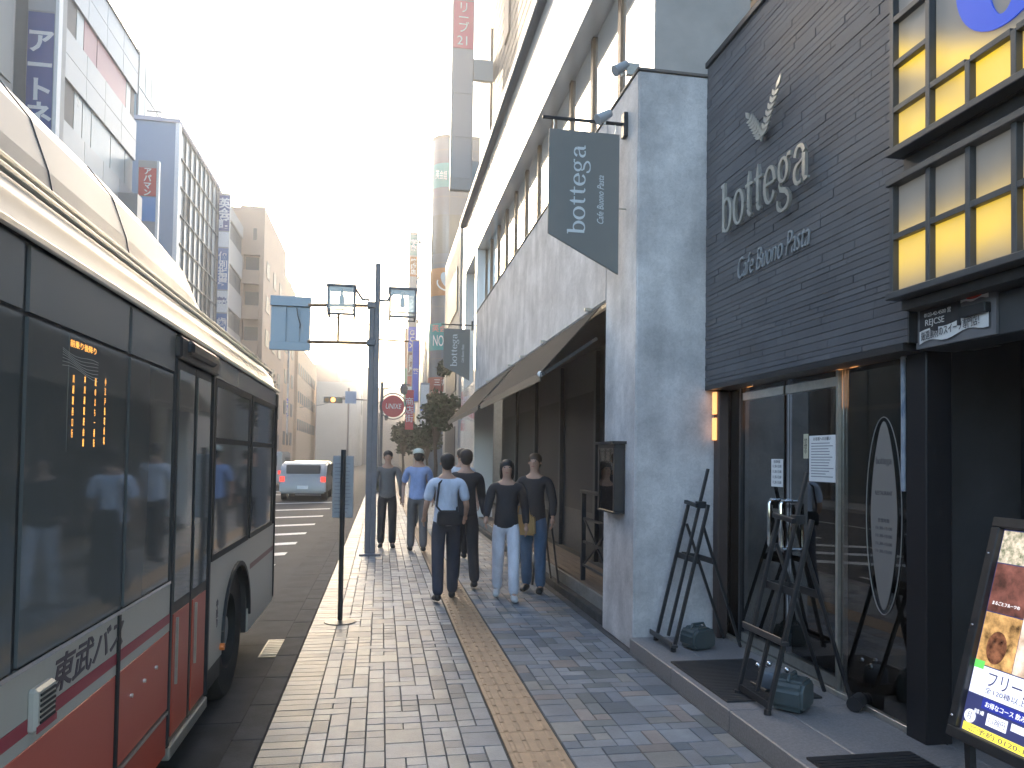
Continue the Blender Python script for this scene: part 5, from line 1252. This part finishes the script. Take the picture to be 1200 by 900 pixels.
for zz in (18.9, 16.0, 12.4, 9): fbox(2.63,2.76,60.02,60.2,zz,zz+.3,'bracket',M_gridA,bpy.data.objects['vertical_sign.005'] if 'vertical_sign.005' in bpy.data.objects else R2)
vsign(2.0, 2.5, 52, 5.4, 9.8, 'blue vertical sign fixed low on the rounded building', [(5.5,9.7,F_b2,'薬',F_w,.4)], grp='vertical shop signs on the right side')
vsign(1.85, 2.25, 66, 6.0, 13.0, 'peach vertical sign just left of the stacked sign column', [(9.5,12.9,mat('peach_sign', (.62,.35,.25), .5),None,None,0),(6.1,9.4,F_gr2,None,None,0)], grp='vertical shop signs on the right side')
vsign(2.0, 2.5, 40, 2.9, 5.6, 'white and blue vertical sign low above the pavement beside the dark tree', [(3.0,5.5,F_w,'本',F_b2,.45)], grp='vertical shop signs on the right side')
R3 = thing('beige_far_building', 'beige building whose front edge recedes behind the stacked signs', 'building', (2.8,75,0))
fbox(2.85, 14, 66.2, 100, 0, 19, 'wall', mat('beige_far', (.42,.38,.34), .7, var=.05), R3)
for j in range(5):
    for i in range(6): fbox(2.80, 2.84, 67+i*5.3, 70+i*5.3, 2.5+j*3.4, 4.2+j*3.4, 'window', M_gw, R3)
# red round street name sign on a lamp post
rsn = thing('round_red_sign', 'round red street sign with white letters on an arched bracket', 'street sign', (.45,30,0))
MB().tube([(-.02,30.1,-.02),(-.02,30.1,4.6)], .06, 10).build('post', M_pole, rsn)
q = MB(); q.prism([(.43+.44*math.cos(t*PI/16), 3.62+.44*math.sin(t*PI/16)) for t in range(32)], lambda a,b,c_: (a,c_,b), 30.0, 30.06); q.build('disc', F_red, rsn)
q = MB(); q.tube([(.43+.52*math.cos(t*PI/16),30.03,3.62+.52*math.sin(t*PI/16)) for t in range(32)], .025, 6, closed=True); q.build('ring', M_pole, rsn)
text('UNIXE', .3, F_w, rsn, (.43,29.99,3.62), FW, ext=.005, fit=.62, shear=.2)
q = MB().tube([(-.02,30.1,4.3),(.3,30.1,4.38),(.6,30.1,4.55),(1.1,30.1,4.5)], .03, 6); q.build('arch_bracket', M_pole, rsn)
fbox(.92,1.25,30.1,30.16,2.7,4.3,'side_panel',F_red,rsn); text('商店街', .34, F_w, rsn, (1.08,30.09,3.5), FW, ext=.005, vertical=True)
MB().lathe([(.10,0),(.16,-.12),(.12,-.35),(.04,-.4)], (.85,30.1,4.5), 12).build('lantern', M_pole, rsn)
for i, (x_, y_) in enumerate(((-.25,40),(-.2,52))):
    pl = thing('small_lamp_post', ['slim lamp post with pointed top in the distance','farthest slim lamp post on the kerb'][i], 'street lamp', (x_,y_,0), 'slim lamp posts along the kerb')
    MB().tube([(x_,y_,0),(x_,y_,4.6)], .05, 10, r1=.035).build('post', M_pole, pl); MB().tube([(x_,y_,4.4),(x_+.3,y_,4.65),(x_+.5,y_,4.5)], .02, 6).build('arm', M_pole, pl)
    MB().lathe([(.03,0),(.11,-.05),(.14,-.2),(.08,-.4)], (x_+.5,y_,4.5), 12).build('lantern', M_pole, pl)
# cafe parasol-like white sign at the pavement far right
# traffic signal and blue direction plate ahead
ts = thing('traffic_signal', 'traffic signal with a small blue plate over the road ahead', 'traffic light', (-1.0,62,0))
MB().tube([(-.5,62,-.1),(-.5,62,6.2),(-3.2,62,6.3)], .09, 8).build('mast', M_pole, ts)
fbox(-4.7,-3.2,61.8,62.0,5.9,6.4,'housing',M_gridA,ts,.03)
for i, (m_) in enumerate((mat('amber_off', (.3,.15,.02), .4), mat('red_lit', (.9,.3,.05), .4, emit=(1,.35,.05), estr=2.0), mat('green_off', (.02,.12,.08), .4))):
    q = MB(); q.prism([(-4.45+i*.5+.17*math.cos(t*PI/8), 6.15+.17*math.sin(t*PI/8)) for t in range(16)], lambda a,b,c_: (a,c_,b), 61.76, 61.79); q.build('lens', m_, ts)
fbox(-3.0,-2.1,61.85,61.9,5.9,6.9,'plate',mat('plate_blue', (.25,.42,.68), .4),ts)
# wires pole
up_ = thing('utility_pole', 'thin utility pole with crossarm in front of the white building', 'utility pole', (-5.5,100,0))
MB().tube([(-4.4,100,-.1),(-4.4,100,10.6)], .12, 8).build('pole', M_pole, up_); MB().bar((-5.2,100,9.4),(-3.6,100,9.4),.1).build('crossarm', M_pole, up_)
MB().tube([(-13,104,7.8),(-8,102,8.4),(-4.4,100,9.45)], .04, 5).build('wire', M_gridA, up_)
# ------------------------------------------------------------------ vehicles ahead
def car(x, y, colr, label, nm='parked_car', facing=1, van=False):
    t = thing(nm, label, 'van' if van else 'car', (x,y,-.124), 'vehicles on the road ahead')
    L, W, Hh = (4.4,1.7,1.9) if van else (4.2,1.7,1.48); z = -.124
    if van: pr = [(-L/2,.28),(L/2,.28),(L/2,.95),(L/2-.35,1.05),(L/2-.9,Hh-.05),(L/2-1.1,Hh),(-L/2+.1,Hh),(-L/2,Hh-.1)]
    else: pr = [(-L/2,.28),(L/2,.28),(L/2,.72),(L/2-.1,.85),(L/2-1.1,.95),(L/2-1.75,Hh-.04),(-L/2+1.2,Hh),(-L/2+.5,Hh-.1),(-L/2+.1,.98),(-L/2,.85)]
    q = MB().prism([(a*facing, b) for a, b in pr], lambda a, b, c_: (x+c_, y+a, z+b), -W/2, W/2); q.build('body', mat('car_'+nm+label[:6], colr, .25, spec=.7), t, bevel=.06, seg=2, smooth=True)
    s = -facing       # rear faces the camera when facing = 1
    yy = y-L/2
    fbox(x-.62,x+.62,yy-.01 if van else yy+.13,yy+.03 if van else yy+.4,z+(1.15 if van else 1.02),z+(1.7 if van else 1.36),'rear_window',M_gw,t,.02)
    for g in (-1,1): fbox(x+g*.75-.09,x+g*.75+.09,yy-.015,yy+.05,z+.72,z+.92,'tail_light',mat('tail_red', (.5,.02,.02), .3, emit=(.9,.05,.03), estr=.35),t)
    fbox(x-.2,x+.2,yy-.02,yy+.01,z+.45,z+.58,'number_plate',F_w,t)
    for g in (-1,1):
        for k_ in (-1,1): 
            q = MB().tube([(x+g*(W/2-.2),y+k_*L*.3,z+.31),(x+g*(W/2+.005),y+k_*L*.3,z+.31)], .31, 20); q.build('wheel', mat('tyre', (.02,.02,.02), .7, bump=.3), t)
        fbox(x+g*(W/2)-.004,x+g*(W/2)+.012,y-L*.22,y+L*.22,z+1.0,z+(1.6 if van else 1.36),'side_window',M_gw,t)
    return t
car(-2.9, 31, (.30,.31,.32), 'silver car with red tail lights just beyond the bus stop post', 'silver_car')
car(-3.1, 36, (.06,.06,.07), 'dark car driving ahead in the near lane', 'dark_car')
car(-5.9, 42, (.5,.5,.5), 'white van ahead towards the road centre', 'white_van', van=True)
car(-9.6, 47, (.35,.05,.05), 'red car in the far lane across the road', 'red_car')
car(-11.2, 66, (.03,.03,.035), 'black car far down the opposite lane', 'black_car', van=True)
# ------------------------------------------------------------------ trees
def tree(x, y, h, r, label, dens=1500, colr=(.05,.085,.035), name='street_tree', leaf=.22, trunk_h=.4):
    t = thing(name, label, 'tree', (x,y,0), 'street trees'); rnd = random.Random(int(x*97+y*13))
    q = MB().tube([(x,y,-.05),(x+.05,y,h*trunk_h*.6),(x-.03,y,h*trunk_h*1.2)], r*.09, 8, r1=r*.05)
    cl = []
    for i in range(14):
        a = rnd.uniform(0,2*PI); zz = h*(trunk_h+.1+rnd.random()*(.82-trunk_h)); rr = r*rnd.uniform(.2,.75)*(1-.4*abs(zz/h-.6))
        c = (x+math.cos(a)*rr, y+math.sin(a)*rr, zz); cl.append((c, r*rnd.uniform(.28,.5)))
        q.tube([(x,y,h*trunk_h*.9),((x+c[0])/2,(y+c[1])/2,(zz+h*trunk_h)/2+.1),c], r*.03, 5, r1=r*.008)
    q.build('trunk', mat('bark', (.07,.055,.045), .9, var=.3, scale=12), t)
    for kk, cm in enumerate((colr, tuple(v*1.6 for v in colr), tuple(v*.6 for v in colr))):
        q = MB()
        for i in range(dens//3):
            (c, cr_) = rnd.choice(cl); d = Vector((rnd.gauss(0,1),rnd.gauss(0,1),rnd.gauss(0,1))).normalized()*cr_*rnd.random()**.4
            p = Vector(c)+d; a = Vector((rnd.gauss(0,1),rnd.gauss(0,1),rnd.gauss(0,.6))).normalized(); b = a.cross(Vector((rnd.gauss(0,1),rnd.gauss(0,1),rnd.gauss(0,1)))).normalized(); L = leaf*rnd.uniform(.6,1.3)
            q.face([p-a*L*.5, p+b*L*.28, p+a*L*.5, p-b*L*.28])
        q.build('crown', mat('leaf_%s_%d' % (name, kk), cm, .6, spec=.3), t)
tree(1.95, 27.5, 5.4, 1.0, 'dark street tree behind the far hanging sign', 2400, (.035,.055,.03))
tree(2.05, 34, 3.9, .9, 'low bushy tree on the pavement below the red sign band', 1800)
tree(-12.0, 76, 9.5, 2.4, 'green tree at the foot of the peach office beyond the bus', 2400, (.05,.09,.035), leaf=.4)
tree(-12.2, 62, 7.5, 1.8, 'round green tree across the road just past the bus rear', 1800, (.045,.08,.035), leaf=.32)
tree(1.3, 46, 4.2, 1.1, 'pale leaved tree under the round red street sign', 1800, (.10,.11,.06), leaf=.3)
hg = MB(); rnd = random.Random(5)
for i in range(2600):
    p = Vector((rnd.uniform(-.5,.15), rnd.uniform(33,60), rnd.uniform(0,.75))); a = Vector((rnd.gauss(0,1),rnd.gauss(0,1),rnd.gauss(0,1))).normalized(); b = a.cross(Vector((.3,.5,.8))).normalized()
    hg.face([p-a*.1,p+b*.06,p+a*.1,p-b*.06])
tag(hg.build('low_hedge', mat('hedge_leaf', (.05,.08,.03), .7), None), 'low green hedge along the kerb far down the pavement', 'hedge')
# ------------------------------------------------------------------ haze
HAZE = 0.0034
hz = MB().box(-60, 40, -6, 260, -1.2, 45)
hm = bpy.data.materials.new('air'); hm.use_nodes = True; n, l = hm.node_tree.nodes, hm.node_tree.links; n.remove(n['Principled BSDF'])
pvn = n.new('ShaderNodeVolumePrincipled'); pvn.inputs['Color'].default_value = (.95,.93,.90,1); pvn.inputs['Density'].default_value = HAZE; pvn.inputs['Anisotropy'].default_value = .6
l.new(pvn.outputs[0], n['Material Output'].inputs['Volume'])
ho = hz.build('haze', hm); ho['kind'] = 'stuff'; ho['label'] = 'thin warm evening haze filling the street'
